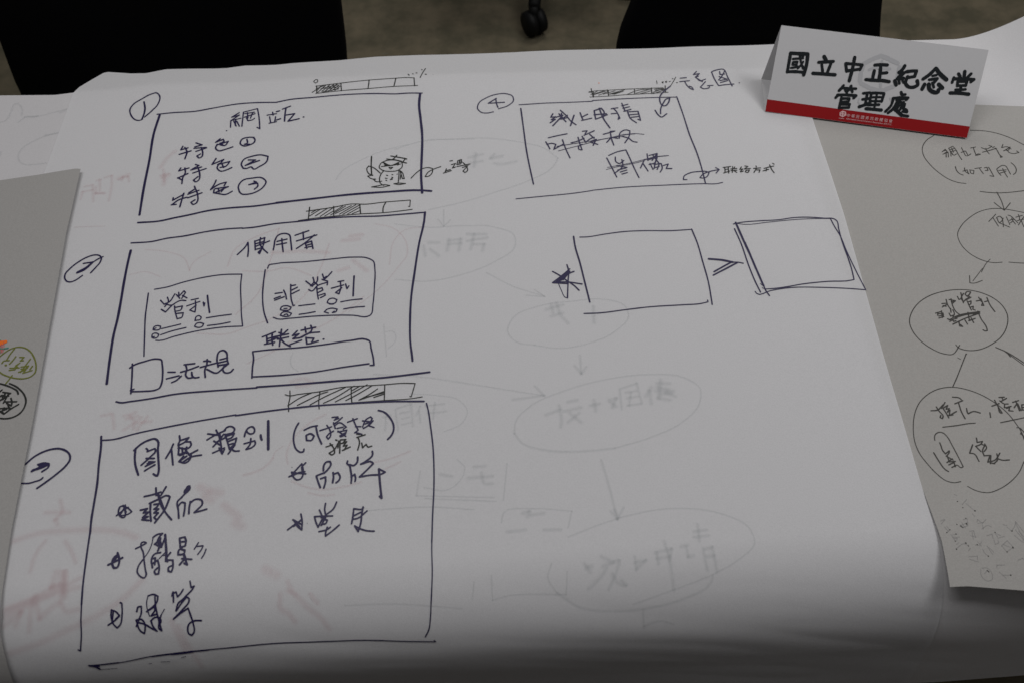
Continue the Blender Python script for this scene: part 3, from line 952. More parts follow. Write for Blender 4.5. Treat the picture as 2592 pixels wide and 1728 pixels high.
RIGHT_FAINT = '''
R 2280 1240 5.227
w 1.8
590,490 620,540 590,575; 640,600 690,690; 660,640 750,640; 680,660 720,650 710,690; 700,740 740,715; 690,800 820,730 860,760; 770,470 800,510 870,480; 810,400 860,390 870,470; 990,430 1000,400 1060,450 1110,400; 1050,530 1130,480 1180,500; 890,560 940,550 960,640; 900,620 970,640; 980,700 1010,740 1040,700; 1200,680 1210,740 1260,720 1250,680; 1290,760 1370,690 1440,780 1350,843 1290,760; 1040,800 1060,860 1100,900; 1100,760 1160,880; 970,1080 960,1160 1010,1220 1080,1210 1100,1120 1060,1060 990,1060; 1010,1130 1050,1090 1070,1110; 1180,1060 1190,1020 1290,1020; 1200,1110 1270,1190; 1230,1150 1340,1150; 1380,500 1440,555 1480,500 1500,430 1631,620; 1470,610 1560,700 1631,740; 1490,540 1620,730; 1470,960 1540,930 1600,1000; 520,460 570,400; 510,420 560,400; 850,830 880,790; 840,910 960,900 950,950; 800,200 860,130; 850,180 960,280; 930,320 960,355; 780,480 860,440; 790,440 840,520; 920,570 930,670; 1110,620 1180,600 1190,660; 1220,580 1290,620; 1270,650 1340,630; 1230,600 1260,660; 1060,470 1070,530; 1310,740 1400,780; 1000,450 1080,440; 950,750 1030,760; 1500,450 1610,720; 1530,560 1640,690; 660,610 720,600; 560,500 610,560; 1380,480 1330,470; 1120,780 1180,850; 850,940 960,980; 700,60 735,75
'''
OLIVE = '''
R 0 840 6.03
w 3.2
-40,470 20,415 80,365 200,290 310,262 420,280 490,330 550,430 575,540 560,640 500,700 400,735 280,735 150,705 50,660 0,615 -30,580
250,290 180,380 130,460; 60,510 80,480 170,465; 270,405 230,460 175,520; 330,415 395,415 340,470 385,465; 320,510 270,540 300,570; 180,580 320,575; 260,560 330,500; 170,612 260,600; 490,440 430,520 340,640; 350,560 460,545 400,590 350,590; 460,540 440,580; 310,640 420,600 375,655 515,610; 520,545 480,600
215,690 170,750 120,812
w 4.6
115,535 122,538
w 4.5
-20,235 20,240; -10,255 25,252
'''
LBLACK = '''
R 0 840 6.03
w 3.8
-20,803 0,808 120,840 230,885 290,925 305,970; 175,812 260,850 340,910 395,980 420,1060 400,1160 340,1250 230,1320 120,1345 0,1335 -30,1328
60,910 0,960; 0,890 20,880; 75,945 190,960 150,980; 110,955 100,1010; 10,1030 60,990 120,1020 40,1060; 60,1000 80,1050 0,1080; 110,1010 160,1000; 150,985 80,1110; 100,1090 280,1085; 195,1035 210,1090 200,1150 130,1110; 10,1195 180,1180; 310,1125 180,1205 90,1275 50,1230 130,1200; 90,1180 60,1240; 0,1215 80,1270; 150,1130 170,1200; 0,1130 10,1110; -10,1050 20,1090
'''
ORANGE = '''
R 0 840 6.03
w 8.5
-20,195 60,190 112,185
w 7
-10,215 20,215 80,205
w 4
30,235 60,215
'''
PINK = '''
R 0 840 6.03
w 1.8
-20,140 0,150 40,172; 90,190 92,280 75,345; 55,220 50,340; 30,235 40,360; 70,235 60,350
'''
TEAL = '''
R 0 840 6.03
w 3
-20,282 0,285 90,290 155,278
w 2
10,165 40,160; 30,300 35,350
'''
LEFTSHEET = [
 ('marker_drawing', OLIVE, 'olive', 'olive green bubble with tilted characters'),
 ('marker_drawing', LBLACK, 'black', 'bold black bubble with tilted characters'),
 ('marker_drawing', ORANGE, 'orange', 'orange scribble at the edge'),
 ('marker_drawing', PINK, 'pink', 'thin pink lines'),
 ('marker_drawing', TEAL, 'teal', 'teal line under the orange scribble'),
]
CARD_TEXT = '''
R 1920 50 5.227
w 5
425,445 405,560 380,695
w 5.4
425,445 540,452 652,457 635,600 597,732
w 4.6
385,690 500,690 600,700
w 3.4
455,522 590,512; 545,470 560,560 588,650; 455,565 515,560 503,600 448,598 455,565; 430,640 475,635 520,622; 590,560 555,610 520,645; 575,480 592,490; 570,600 600,640
w 5.6
868,492 895,545
w 4.8
795,567 990,555
w 4.2
836,595 848,690
w 4.6
955,590 935,640 905,715
w 5.2
718,712 850,720 1012,732
w 4.6
1152,585 1165,685; 1152,583 1260,590 1372,602 1340,665; 1165,680 1250,670 1335,657
w 5.2
1272,502 1250,620 1200,812
w 4.4
1125,872 1095,910 1065,942
w 4
1100,905 1180,908; 1140,910 1155,950
w 4.4
1225,880 1205,920 1180,942
w 4
1210,913 1290,916; 1230,925 1240,958; 1165,950 1170,985
w 4.4
1048,1005 1020,1035; 1045,998 1160,998 1290,1008 1258,1038; 1097,1035 1065,1175
w 4
1095,1045 1200,1045 1190,1085; 1090,1092 1188,1088; 1085,1122 1205,1122 1190,1168; 1075,1168 1195,1165
w 4.2
1385,977 1475,968; 1375,1057 1470,1045; 1440,975 1410,1130
w 5
1332,1155 1400,1132 1472,1105
R 2200 80 5.227
w 5
75,447 160,442 242,446
w 5.4
155,450 145,540 130,645
w 4.4
140,556 235,548
w 5
68,522 55,580 42,640
w 5.2
-45,638 60,648 180,652 265,666
w 5
472,455 440,505 392,545 452,552 385,608
w 4.6
470,545 420,590 368,628 455,620
w 5.6
338,655 355,708
w 4.2
388,635 400,690; 428,622 455,678
w 5
490,535 560,525 628,523 600,598
w 4.6
515,612 605,597
w 5.2
508,600 482,690 510,728 600,735 642,705 635,655
882,488 800,570 712,632
w 6.2
885,492 930,555 1022,640
w 4
838,590 892,578
w 4.6
795,640 902,625 855,680
w 5.8
732,702 700,765
w 6.2
788,700 795,760 840,800 910,800 918,775
w 4
835,680 855,740
w 6
920,702 968,750
w 5.2
1265,532 1255,610
w 4.8
1182,562 1205,600; 1348,562 1300,608
w 4.4
1120,612 1097,678
w 4.8
1118,628 1250,628 1385,638 1345,668
w 4
1172,665 1165,722; 1170,662 1295,665 1275,720; 1175,718 1280,715; 1142,772 1275,768
w 4.4
1215,725 1200,810
w 5.2
1072,815 1200,818 1315,832
w 4.2
30,818 10,920; 28,818 120,815 198,822 165,928
w 3.4
20,872 170,870; 12,922 160,925; 105,820 65,1030
w 4
-15,975 130,970
w 5
-43,1023 60,1032 160,1042
w 4.6
422,805 432,838
w 3.8
430,838 480,835
w 4.4
315,885 420,878 515,880 490,905; 320,885 290,980 215,1060
w 3.4
360,912 470,892; 395,880 385,930 450,940; 370,950 460,935
w 4.4
362,945 330,1010 250,1080
w 4
340,985 395,978 350,1050
w 5.4
325,1015 380,1065 430,1110
w 4.4
430,1110 512,1122
w 4
430,950 422,1010 395,1050; 430,965 472,962 452,1025 495,1040 500,1068 440,1060
'''
CARD_MARK = '''
R 1296 0 1.815
w 9
1612,297 1650,276; 1658,272 1695,258 1728,270; 1738,276 1772,292; 1780,310 1774,346; 1770,356 1764,386; 1752,398 1716,412; 1704,416 1676,416 1650,408; 1640,404 1602,384; 1598,372 1602,340; 1604,330 1612,304
w 6
1640,322 1664,312 1736,318; 1700,282 1692,400; 1636,362 1668,366
w 3
1594,455 1590,470 1600,486; 1736,452 1748,488
'''
CARD_LOGO = '''
R 1920 50 5.227
w 2.6
1080,1235 1112,1215 1150,1228 1155,1262 1112,1285 1078,1268 1080,1235
w 2.2
1115,1225 1110,1275; 1090,1248 1140,1252
w 0.9
1065,1305 1130,1315
'''
GREY_GHOST = '''
R 1000 300 2.352
w 1.8
0,185 150,140 350,125 550,120 750,145 900,185 970,240 940,290 800,370 600,440 400,500 200,545; 290,545 290,640; 255,600 290,645 330,605
0,630 200,650 400,640 600,650 710,700 715,760 600,850 400,930 200,970 0,960
545,920 700,1000 890,1060; 830,1020 890,1062 780,1055
830,1350 720,1330 670,1270 700,1190 850,1120 1050,1090 1250,1080 1370,1120 1390,1180 1320,1260 1150,1340 950,1368 830,1350
w 4
440,235 520,215; 480,210 470,290; 440,270 520,255; 590,215 570,240 640,225; 590,270 620,275 720,258; 470,690 450,780; 430,690 540,690; 430,730 550,710; 470,750 530,750 520,790; 320,720 310,790; 320,730 390,720 380,790; 320,750 390,745; 170,760 180,820; 200,740 260,740; 210,780 260,820
930,1110 940,1160; 900,1140 1000,1110; 960,1100 990,1180 1030,1220; 1180,1120 1185,1220; 930,1180 1000,1160
R 900 900 2.138
w 3
1215,0 1220,95; 1185,55 1222,98 1250,60; 970,165 1020,215 850,238; 1330,565 1370,700 1415,880; 1380,840 1418,885 1450,820; 1400,830 1420,870
w 1.8
100,100 330,112 600,150 850,190 1020,215
w 1.9
860,420 865,360 950,270 1130,190 1350,130 1600,102 1780,120 1865,180 1860,260 1780,350 1600,440 1400,500; 1060,1120 1040,1190 1090,1270
1150,980 1300,920 1450,870 1650,830 1800,825 2000,860 2130,930 2160,1010 2080,1090 1950,1165 1700,1260 1500,1330
w 2.8
1400,500 1200,518 1000,505 900,470 860,420; 1090,1270 1200,1340 1400,1365 1600,1345 1800,1290 1920,1220 1935,1180; 1555,1360 1560,1450
w 4.2
1030,320 1110,290; 1100,270 1115,350 1110,385; 1150,250 1200,240; 1130,300 1220,280; 1160,310 1220,360; 1210,310 1150,360; 1270,270 1320,260; 1290,240 1300,300; 1370,240 1410,230 1390,280; 1380,250 1410,275
w 3
1430,190 1440,290; 1430,180 1520,150 1550,260; 1460,200 1520,190; 1470,230 1530,220; 1470,270 1540,260; 1490,200 1480,270
w 4.5
1600,170 1570,220; 1590,190 1600,260; 1630,150 1700,150; 1620,190 1720,190; 1650,130 1640,230 1700,240; 1680,200 1730,220; 1630,170 1690,180; 1650,210 1710,200
1240,1120 1270,1160; 1250,1140 1280,1130; 1330,1080 1390,1110; 1340,1130 1420,1100
w 3.6
1360,1140 1320,1195 1260,1250; 1430,1100 1400,1190 1370,1250; 1390,1170 1430,1225 1465,1230 1440,1205; 1510,1080 1520,1145; 1515,1110 1570,1100 1520,1145; 1630,1060 1640,1120; 1620,1060 1710,1040 1700,1100; 1630,1090 1700,1080; 1670,1000 1700,1100 1715,1180 1722,1255
1760,1030 1800,1020; 1790,1030 1800,1080 1830,1075; 1850,910 1860,1000; 1830,950 1900,940; 1830,980 1910,970; 1880,1040 1895,1110 1905,1150; 1890,1040 1930,1030 1945,1100 1955,1160; 1900,1080 1940,1075
w 1.8
735,1180 740,1310 830,1285 950,1278 1140,1280 1145,1160; 640,1215 630,1310; -60,1340 200,1330 400,1340 575,1355; 790,900 800,850 950,825 1170,840 1150,930; 330,750 350,620; 325,755 750,765; 370,710 490,725 560,680 590,600 550,560; 375,770 760,785; 820,580 800,780; 60,835 400,815 640,830
w 4
905,850 940,840 930,870; 950,860 1020,850; 820,950 920,940; 1020,940 1110,940; 460,640 520,650; 640,600 700,595; 610,660 740,650; 680,630 700,690 740,690
w 2.6
150,330 190,320; 165,330 160,400; 215,290 230,400; 220,285 300,260 310,380; 240,310 290,300; 250,340 290,330; 250,370 300,360; 350,270 330,320; 345,300 350,360; 380,270 480,260; 390,310 490,300; 430,250 420,340; 1560,1440 1650,1415 1720,1430
w 1.6
300,205 450,215 560,240 605,300 580,360 480,410
R 600 800 4.523
w 1.5
1680,100 1695,270 1710,460; 1700,180 1790,180 1820,240 1790,320 1730,370; 640,420 610,500 630,580 700,630
R 700 150 3.92
1960,795 1500,800; 590,1200 620,1150 850,1000 1100,900 1300,850
w 1.2
1050,-60 1100,-62
'''
PINK_GHOST = '''
R 100 400 3.92
w 3
450,290 530,270; 430,340 530,320; 530,280 535,440; 560,290 560,360 640,350; 570,230 610,220; 600,220 600,330; 560,350 650,360; 650,200 720,180 715,300 690,430; 790,220 830,200 880,190 890,240; 820,230 830,190; 410,410 430,340; 1230,120 1240,240; 1200,180 1290,160
w 1.6
350,690 650,680; 1050,910 1300,940 1440,1000 1490,1120 1500,1080 1700,930; 1200,1180 1050,1130 900,1160
R 0 1200 2.613
w 7
90,440 250,390 450,370 650,365 800,380 900,415; 940,690 800,820 620,930 450,1010 250,1100 60,1165
w 6
20,900 200,830 400,750 530,680; 30,930 180,860 350,790 520,740; 370,640 340,740 420,720 430,640 430,800; 400,640 400,820 330,880 260,940 240,850; 190,1020 200,900 230,800; 20,990 100,930 140,900 100,990; 400,840 430,890 520,880; 40,880 240,800 390,720
w 5
430,440 470,500 500,580; 400,170 410,250 360,300; 300,250 460,250; 370,300 380,330; 200,640 240,520 300,440
w 6
1130,950 1150,1000 1190,1080 1220,1150; 1180,990 1250,1130 1330,1250; 1850,780 1860,880 1900,900 1950,955; 1960,790 2040,870 2120,930 2175,1000
w 5
1900,760 1950,780; 2050,780 2100,840; 1900,700 1930,760
w 9
1320,80 1370,110; 1400,110 1460,120; 1480,200 1580,280; 1550,320 1600,340; 1350,150 1400,170; 1750,620 1830,660
R 690 1020 4.48
w 2.4
170,680 155,580 200,450 300,320 450,200 600,120; 220,880 400,950 600,970 800,940 1000,890; 400,1010 560,1040 700,1030; 1100,680 1350,620 1560,540; 1280,740 1450,660
w 1.6
0,620 20,560 120,480
R 300 1040 5.227
w 4
-230,60 -100,30; 70,60 150,40 230,10; 150,60 200,130 200,230; 60,250 200,160 300,80; 250,150 430,130; 300,160 240,250; -80,40 -60,230; 380,70 330,140; 100,100 260,60
w 3
1650,840 1800,800 1950,720 2040,620
R 500 560 2.614
w 2
300,330 450,335 600,310 750,360; 870,150 820,300 720,480 500,640 330,700 200,745 0,740; 330,940 500,860 700,750 900,650 1100,500; 200,300 240,200 400,100 540,50; 540,50 470,300 400,480 250,620
w 5
500,210 700,200 870,210; 1010,100 1090,90; 960,130 1070,120; 620,1060 700,1040 760,1060; 930,330 1000,310; 1030,260 1120,330; 660,1090 740,1080
w 1.6
1270,290 1300,130 1370,60 1500,40; 1180,20 1300,50 1380,140 1385,230 1340,290 1200,450 1000,600
R 300 150 3.92
w 5
0,1190 100,1150; 430,1180 500,1160; 460,1150 450,1250; 560,920 480,990 420,1080
'''
LEFT_GHOST = '''
R 0 180 5.227
w 2
-60,700 0,690 80,660 150,550 200,440 240,440 295,510 290,590; 330,615 500,605 700,560 890,510; 240,690 320,630; 770,825 600,870 400,960 280,1050 245,1130 260,1200 330,1245 450,1245 620,1225; 0,1140 20,1070
w 3
330,615 420,612 500,605; 600,860 760,830; 800,560 890,515
'''

# ------------------------------------------------------------------ floor and table
def box_bm(bm, x0, x1, y0, y1, z0, z1, bev=0.0):
    r = bmesh.ops.create_cube(bm, size=1.0)
    for v in r['verts']:
        v.co = Vector(((x0 + x1) / 2 + v.co.x * (x1 - x0), (y0 + y1) / 2 + v.co.y * (y1 - y0), (z0 + z1) / 2 + v.co.z * (z1 - z0)))
    if bev:
        es = list({e for v in r['verts'] for e in v.link_edges})
        bmesh.ops.bevel(bm, geom=es, offset=bev, segments=3, profile=0.6, affect='EDGES')

def cyl_bm(bm, p, q, r1, r2, seg=20):
    p, q = Vector(p), Vector(q)
    r = bmesh.ops.create_cone(bm, cap_ends=True, segments=seg, radius1=r1, radius2=r2, depth=(q - p).length)
    mtx = Matrix.Translation((p + q) / 2) @ (q - p).to_track_quat('Z', 'Y').to_matrix().to_4x4()
    bmesh.ops.transform(bm, matrix=mtx, verts=r['verts'])

n = 24
fv = [(-6 + 12 * i / n, -4 + 12 * j / n, 0.0) for j in range(n + 1) for i in range(n + 1)]
ff = [(j * (n + 1) + i, j * (n + 1) + i + 1, (j + 1) * (n + 1) + i + 1, (j + 1) * (n + 1) + i) for j in range(n) for i in range(n)]
floor = tag(make('floor', fv, ff, M['carpet']), kind='structure')

tb = tag(empty('table', (0.1, 0.7, 0)), 'dark meeting table hidden under the large sheets of paper', 'table')
def rel(o, par):
    o.location = -par.location
bm = bmesh.new()
box_bm(bm, -1.2, 1.4, YB + 0.012, YF, TABLE_Z - 0.03, TABLE_Z - 0.0012, 0.004)
for v in bm.verts: v.co.y += KX * v.co.x
rel(frombm('tabletop', bm, M['laminate'], tb, False), tb)
for lx in (-1.12, 1.32):
    for ly in (YB + 0.08, YF - 0.05):
        bm = bmesh.new()
        box_bm(bm, lx - 0.025, lx + 0.025, ly - 0.025 + KX * lx, ly + 0.025 + KX * lx, 0.001, TABLE_Z - 0.03, 0.004)
        rel(frombm('leg', bm, M['metal'], tb, False), tb)

# ------------------------------------------------------------------ the sheets of paper
S_END = 0.235 - 0.35
def px(*pp, z=0.0018): return [P2S(a, b, TABLE_Z + z) for a, b in pp]
def at(z): return lambda a, b: P2S(a, b, TABLE_Z + z)
AC, AL, AR, AU = at(0.0048), at(0.0072), at(0.0036), at(0.0024)

# white sheet underneath, right
topR = px((188, 240), (300, 231), (400, 219), (600, 214), (764, 203), (1000, 196), (1200, 190), (1580, 182), (1764, 180), (1935, 178), (2000, 118), (2300, 101), (2450, 98), (2592, 96), (2900, 90))
xe, se = topR[0]
rb = [P2S(2250, 1735), P2S(2350, 1727), P2S(2592, 1709), P2S(2900, 1690)]
rb = [(a, b + 0.148) for a, b in rb]
rb = [(xe, rb[0][1])] + rb
uR = sheet('paper_sheet', topR, rb, [topR[0], rb[0]], [topR[-1], rb[-1]], lift_underR, M['under2'], 300, 200)
tag(uR, 'white sheet under the name card, its far right corner curling up', 'paper sheet')
# white sheet underneath, left
topL = px((-350, 252), (0, 243), (140, 242), (186, 236), (400, 232))
bl = [(topL[0][0], S_END), (topL[-1][0], S_END)]
uL = sheet('paper_sheet', topL, bl, [topL[0], bl[0]], [topL[-1], bl[1]], lift_underL, M['under'], 70, 200)
tag(uL, 'white sheet showing at far left with faint looping marks', 'paper sheet')
# pale grey sheet on the right
gl = px((2250, 256), (2390, 262), (2475, 266), (2592, 270), (2900, 272), z=0.0036)
gb = [on_z(2405, 1484, TABLE_Z + .003), on_z(2450, 1482, TABLE_Z + .003), on_z(2592, 1492, TABLE_Z + .003), on_z(2900, 1510, TABLE_Z + .003)]
gb = [(p.x, p.y - KX * p.x) for p in gb]
lx0 = AR(2376, 1372)
gl = [(0.415, gl[0][1])] + gl[1:]
gR = sheet('paper_sheet', gl, gb, [gl[0], (0.420, 0.75), (0.426, 0.48), (lx0[0] - 0.0015, 0.375), (lx0[0] + 0.001, lx0[1]), gb[0]], [gl[-1], gb[-1]],
           lift_greyR, M['greyR'], 90, 160, flat=True)
tag(gR, 'pale grey sheet with thin pen bubbles and arrows below the name card', 'paper sheet')
# the big central sheet
ctop = px((186, 237), (200, 222), (262, 183), (272, 181), (330, 186), (370, 186), (420, 176), (540, 174), (572, 172), (620, 164), (700, 162), (740, 158),
          (860, 152), (950, 143), (1070, 136), (1150, 133), (1300, 131), (1571, 122), (1760, 117), (1957, 113), (2001, 112), z=0.0052)
cl, cr = AC(186, 237), AC(2001, 112)
ctop[0], ctop[-1] = cl, cr
left = [cl, AC(115, 432), (AC(115, 432)[0] - 0.001, S_END)]
right = [cr] + px((2059, 311), (2136, 545), (2189, 732), (2237, 900), (2281, 1050), (2342, 1260), (2376, 1372), z=0.0048)
right.append((right[-1][0] + 0.002, S_END))
cen = sheet('paper_sheet', ctop, [left[-1], right[-1]], left, right, lift_central, M['paper'], 240, 330)
tag(cen, 'big white sheet in the middle covered with numbered navy marker layouts', 'paper sheet')
# grey sheet at the left, on top
gt = px((-300, 497), (0, 458), (100, 446), (195, 431), (207, 432), z=0.0075)
ger = px((207, 433), (169, 600), (124, 850), (83, 1075), (31, 1340), (4, 1544), (3, 1590), (15, 1648), (42, 1728), z=0.0085)
ger.append((ger[-1][0], S_END))
gL = sheet('paper_sheet', gt, [(gt[0][0], S_END), ger[-1]], [gt[0], (gt[0][0], S_END)], ger, lift_greyL, M['grey'], 60, 260)
tag(gL, 'brownish grey sheet lying over the left edge, with olive and black bubbles', 'paper sheet')

def on(lift, flat=False):
    return lambda u, v, e: surf(u, v, lift, flat, e)
CE, UL, GL_, GR_ = on(lift_central), on(lift_underL), on(lift_greyL), on(lift_greyR, True)
def ghost(name, txt, par, pl, a, b, label):
    for k, (wk, mm) in enumerate(((3.0, a), (1.9, a), (1.1, b))):
        draw(name, txt, M[mm], par, AU if par is uL else AC, pl, label, wk=wk, h=-0.00008 + 0.0001 * k, kind='stuff')
ghost('show_through_mark', GREY_GHOST, cen, CE, 'gg', 'gg2', 'faint grey bubbles and words showing through from below')
ghost('show_through_mark', PINK_GHOST, cen, CE, 'gp', 'gp2', 'faint pink scribbles showing through from below')
ghost('show_through_mark', LEFT_GHOST, uL, UL, 'gg', 'gg2', 'faint looping lines')
for nm, tx, mk, lb in CENTRAL:
    draw(nm, tx, M[mk], cen, AC, CE, lb, h=0.0003, wk=1.08 if 'writ' in nm else (0.9 if 'bar' in nm else 1.0), gap=7 if 'writ' in nm else (9 if nm == 'marker_frame' else None))
draw('ink_dot', 'R 1516 211 1\nw 2.4\n0,0', M['orange'], cen, AC, CE, 'tiny orange speck', h=0.0003)
draw('pen_writing', RIGHT_PEN, M['pen'], gR, AR, GR_, gap=5)
draw('pencil_marks', RIGHT_FAINT, M['pencil'], gR, AR, GR_, 'faint scribbles near the bottom edge', kind='stuff')
draw('pen_dots', RIGHT_DOTS, M['pen'], gR, AR, GR_, 'scattered ink dots', kind='stuff')
for nm, tx, mk, lb in LEFTSHEET:
    draw(nm, tx, M[mk], gL, AL, GL_, lb, gap=5, h=0.0001 * (LEFTSHEET.index((nm, tx, mk, lb)) + 1))

# ------------------------------------------------------------------ folded name card
CZ = TABLE_Z + 0.0065
BL, BR = on_z(1937, 283, CZ), on_z(2447, 350, CZ)
RZ = CZ + 0.088
TL, TR = on_z(1978, 65, RZ), on_z(2507, 134, RZ)
TR = TL + (BR - BL)
KL = on_z(1927, 201, CZ)
KR = KL + (BR - BL)
card = tag(empty('name_card', (BL + KR) / 2), 'folded white name card with black characters and a red bottom stripe', 'name card')
def panel(name, a, b, c, d, m, nu=24, nv=8, th=0.0004, bow=0.0):
    """a-b bottom edge, d-c top edge; thin board with real thickness"""
    nrm = (b - a).cross(d - a).normalized()
    V, F = [], []
    for side in (0, 1):
        for j in range(nv + 1):
            for i in range(nu + 1):
                u, v = i / nu, j / nv
                p = (a * (1 - u) + b * u) * (1 - v) + (d * (1 - u) + c * u) * v
                p = p + nrm * (bow * math.sin(math.pi * v) - side * th)
                V.append(p)
    K = (nu + 1) * (nv + 1)
    for j in range(nv):
        for i in range(nu):
            q = j * (nu + 1) + i
            F.append((q, q + 1, q + nu + 2, q + nu + 1))
            F.append((K + q, K + q + nu + 1, K + q + nu + 2, K + q + 1))
    for i in range(nu):
        F.append((i, K + i, K + i + 1, i + 1))
        t = nv * (nu + 1) + i
        F.append((t, t + 1, K + t + 1, K + t))
    for j in range(nv):
        t = j * (nu + 1)
        F.append((t, t + nu + 1, K + t + nu + 1, K + t))
        t += nu
        F.append((t, K + t, K + t + nu + 1, t + nu + 1))
    return make(name, V, F, m, card)
panel('front_panel', BL, BR, TR, TL, M['card'])
panel('back_panel', KR, KL, TL + (KL - BL) * 0.004, TR + (KL - BL) * 0.004, M['card'])
panel('base_panel', KL + Vector((0, -0.001, -0.0008)), KR + Vector((0, -0.001, -0.0008)), BR + Vector((0, 0.001, -0.0008)), BL + Vector((0, 0.001, -0.0008)), M['card'])
CN = (BR - BL).cross(TL - BL).normalized()
CU = (BR - BL).normalized()
CV = CN.cross(CU)
def card_uv(a, b):
    d = ray(a, b)
    P = CAM + d * ((BL - CAM).dot(CN) / d.dot(CN))
    return (P - BL).dot(CU), (P - BL).dot(CV)
def card_pt(u, v, e):
    return BL + CU * u + CV * v + CN * (e * 0.6 + 0.00005)
# red stripe
c0, c1, c2, c3 = [card_uv(*q) for q in ((1937, 283), (2447, 350), (2455, 321), (1942, 252))]
nst = 30
V = []
for t, (a, b) in enumerate(((c0, c1), (c3, c2))):
    for i in range(nst + 1):
        f = i / nst
        V.append(card_pt(a[0] + (b[0] - a[0]) * f, a[1] + (b[1] - a[1]) * f + (0.0002 if t == 0 else 0), 0.00008))
make('red_stripe', V, [(i, i + 1, nst + 2 + i, nst + 1 + i) for i in range(nst)], M['red'], card)
draw('watermark_emblem', CARD_MARK, M['mark'], card, card_uv, card_pt, 'pale grey hexagon emblem behind the characters', sm_=False)
draw('printed_character', CARD_TEXT, M['print'], card, card_uv, card_pt, h=0.00035, gap=7.5, wk=1.42)
draw('stripe_emblem', CARD_LOGO, M['pale'], card, card_uv, card_pt, 'small pale hexagon emblem on the red stripe', h=0.0003, sm_=False)
def card_text(name, body, p0, p1, label):
    cu = bpy.data.curves.new(name, 'FONT')
    cu.body = body
    cu.size = 1.0
    to = bpy.data.objects.new(name, cu)
    COL.objects.link(to)
    bpy.context.view_layer.update()
    me = bpy.data.meshes.new_from_object(to.evaluated_get(bpy.context.evaluated_depsgraph_get()))
    bpy.data.objects.remove(to)
    xs = [v.co.x for v in me.vertices]
    if not xs: return
    x0, x1 = min(xs), max(xs)
    a, b = card_uv(*p0), card_uv(*p1)
    sc = math.hypot(b[0] - a[0], b[1] - a[1]) / (x1 - x0)
    dx, dy = (b[0] - a[0]), (b[1] - a[1])
    l = math.hypot(dx, dy); dx /= l; dy /= l
    for v in me.vertices:
        X, Y = (v.co.x - x0) * sc, v.co.y * sc
        v.co = card_pt(a[0] + dx * X - dy * Y, a[1] + dy * X + dx * Y, 0.0006)
    me.materials.clear()
    me.materials.append(M['pale'])
    o = bpy.data.objects.new(name, me)
    COL.objects.link(o)
    o.parent = card
    o.matrix_parent_inverse = Matrix.Translation(-card.location)
    o['label'] = label
card_text('small_lettering', '中 華 民 國 資 訊 軟 體 協 會', (2143, 296), (2258, 311), 'small pale characters on the red stripe')
card_text('small_lettering', 'Information Service Industry Association of R.O.C.', (2142, 303), (2257, 318), 'tiny pale line of letters on the red stripe')

# ------------------------------------------------------------------ chairs beyond the table
def slab(name, outline, y0, th, bulge, m, par, tilt=0.0):
    """upholstered panel: outline of (x, z), given thickness, softly rounded rim"""
    cx = sum(p[0] for p in outline) / len(outline)
    cz = sum(p[1] for p in outline) / len(outline)
    pts = []
    for i in range(len(outline)):                # Chaikin rounding
        a, b = outline[i], outline[(i + 1) % len(outline)]
        pts.append((a[0] * .82 + b[0] * .18, a[1] * .82 + b[1] * .18))
        pts.append((a[0] * .18 + b[0] * .82, a[1] * .18 + b[1] * .82))
    rings = [(1.0, 0.30), (0.985, 0.08), (0.955, 0.0), (0.6, -bulge), (0.25, -bulge * 1.3)]
    V, F = [], []
    N = len(pts)
    full = [(k, y0 + th * 0.5 - (0.5 - f) * th) for k, f in rings[::-1]] + [(k, y0 + th - f * th) for k, f in rings]
    for k, y in full:
        for p in pts:
            V.append((cx + (p[0] - cx) * k, y + tilt * (p[1] - cz), cz + (p[1] - cz) * k))
    for r in range(len(full) - 1):
        for i in range(N):
            j = (i + 1) % N
            F.append((r * N + i, r * N + j, (r + 1) * N + j, (r + 1) * N + i))
    F.append(tuple(range(N))[::-1])
    F.append(tuple((len(full) - 1) * N + i for i in range(N)))
    return make(name, V, F, m, par, smooth=True)

def star_base(par, cx, cy, rot, leg=0.28, cast_r=0.030):
    for k in range(5):
        a = rot + k * 2 * math.pi / 5
        ex, ey = cx + leg * math.cos(a), cy + leg * math.sin(a)
        bm = bmesh.new()
        cyl_bm(bm, (cx, cy, 0.115), (ex, ey, 0.085), 0.026, 0.017, 12)
        cyl_bm(bm, (ex, ey, 0.088), (ex, ey, 0.040), 0.012, 0.012, 12)
        rel(frombm('base_leg', bm, M['plastic'], par), par)
        t = Vector((-math.sin(a + 0.6), math.cos(a + 0.6), 0))
        bm = bmesh.new()
        c = Vector((ex, ey, cast_r + 0.001))
        for sg in (-1, 1):
            cyl_bm(bm, c + t * 0.004 * sg, c + t * 0.026 * sg, cast_r, cast_r * 0.93, 24)
        rel(frombm('caster', bm, M['plastic'], par), par)
    bm = bmesh.new()
    cyl_bm(bm, (cx, cy, 0.075), (cx, cy, 0.15), 0.036, 0.036)
    cyl_bm(bm, (cx, cy, 0.15), (cx, cy, 0.42), 0.020, 0.020)
    rel(frombm('gas_column', bm, M['metal'], par), par)

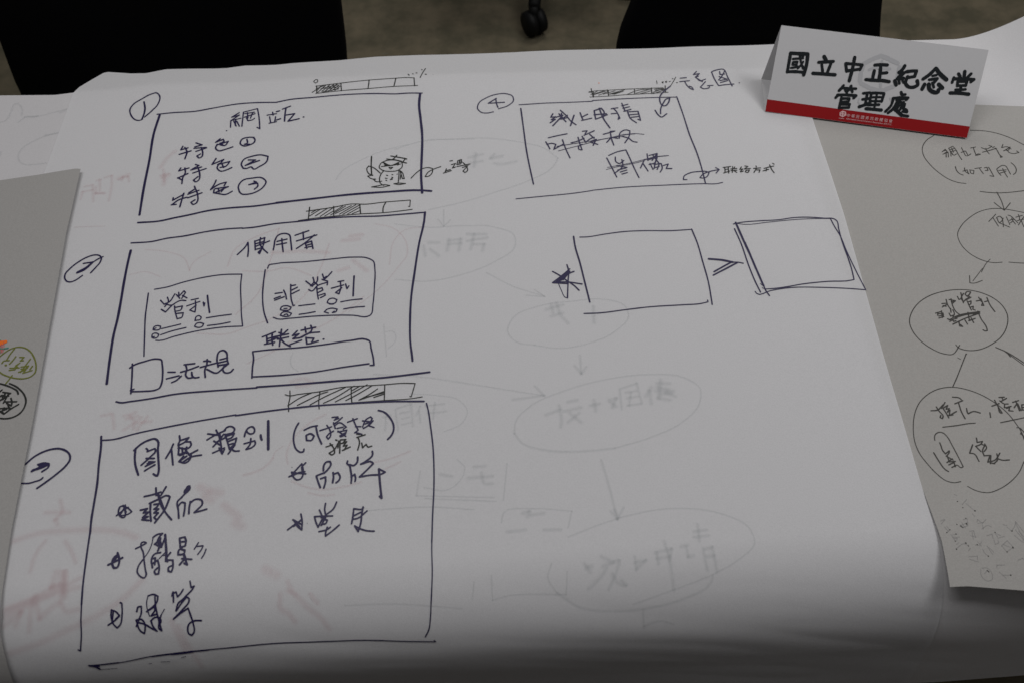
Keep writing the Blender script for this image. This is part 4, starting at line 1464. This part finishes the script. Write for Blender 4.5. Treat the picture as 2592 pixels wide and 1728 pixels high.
def chair(label, back_px, yb, seat_c, rot, group):
    ol = [on_y(a, b, yb) for a, b in back_px]
    ol = [(p.x, p.z) for p in ol]
    cx = seat_c[0]
    par = tag(empty('office_chair', (cx, seat_c[1], 0)), label, 'chair', group=group)
    slab('backrest', ol, yb, 0.06, 0.25, M['fabric'], par, tilt=0.05)
    w2 = 0.25
    so = [(cx - w2, seat_c[1] - 0.22), (cx + w2, seat_c[1] - 0.22), (cx + w2 * 0.95, seat_c[1] + 0.23), (cx - w2 * 0.95, seat_c[1] + 0.23)]
    bm = bmesh.new()
    box_bm(bm, cx - w2, cx + w2, seat_c[1] - 0.23, seat_c[1] + 0.23, 0.42, 0.49, 0.03)
    rel(frombm('seat', bm, M['fabric'], par), par)
    bm = bmesh.new()
    cyl_bm(bm, (cx, seat_c[1] + 0.1, 0.41), (cx, yb + 0.09, 0.45), 0.02, 0.02, 12)
    cyl_bm(bm, (cx, yb + 0.09, 0.44), (cx, yb + 0.07, 0.72), 0.02, 0.018, 12)
    rel(frombm('back_support', bm, M['plastic'], par), par)
    star_base(par, cx, seat_c[1], rot)
    return par
G = 'black office chairs beyond the table'
Y1 = 1.33
chair('black upholstered chair pushed up to the table behind the left half of the sheet',
      [(-30, 60), (28, 204), (50, 246), (75, 330), (200, 360), (800, 330), (880, 280), (874, 160), (864, 80), (852, -10), (846, -80), (750, -150), (60, -110), (-42, -60)],
      Y1, (-0.42, 1.12), 0.3, G)
chair('black upholstered chair whose back rises behind the folded name card',
      [(1625, 0), (1600, 50), (1568, 124), (1556, 220), (1650, 280), (2150, 280), (2228, 210), (2233, 100), (2236, 50), (2243, -10), (2240, -80), (2100, -150), (1750, -160), (1650, -80)],
      Y1, (0.44, 1.12), 0.9, G)
# third chair, only one caster of its star base is in the picture
cp = on_z(1352, 60, 0.032)
rot = math.radians(-97)
cc = (cp.x - 0.28 * math.cos(rot), cp.y - 0.28 * math.sin(rot))
p3 = tag(empty('office_chair', (cc[0], cc[1], 0)), 'black swivel chair farther back, only its caster on the floor in view', 'chair', group=G)
star_base(p3, cc[0], cc[1], rot, cast_r=0.036)
bm = bmesh.new(); box_bm(bm, cc[0] - 0.25, cc[0] + 0.25, cc[1] - 0.12, cc[1] + 0.34, 0.42, 0.49, 0.03)
rel(frombm('seat', bm, M['fabric'], p3), p3)
slab('backrest', [(cc[0] - 0.22, 0.55), (cc[0] + 0.22, 0.55), (cc[0] + 0.2, 0.98), (cc[0] - 0.2, 0.98)], cc[1] + 0.36, 0.05, 0.25, M['fabric'], p3)
bm = bmesh.new(); cyl_bm(bm, (cc[0], cc[1], 0.41), (cc[0], cc[1] + 0.41, 0.44), 0.02, 0.02, 12); cyl_bm(bm, (cc[0], cc[1] + 0.41, 0.43), (cc[0], cc[1] + 0.40, 0.75), 0.02, 0.02, 12)
rel(frombm('back_support', bm, M['plastic'], p3), p3)
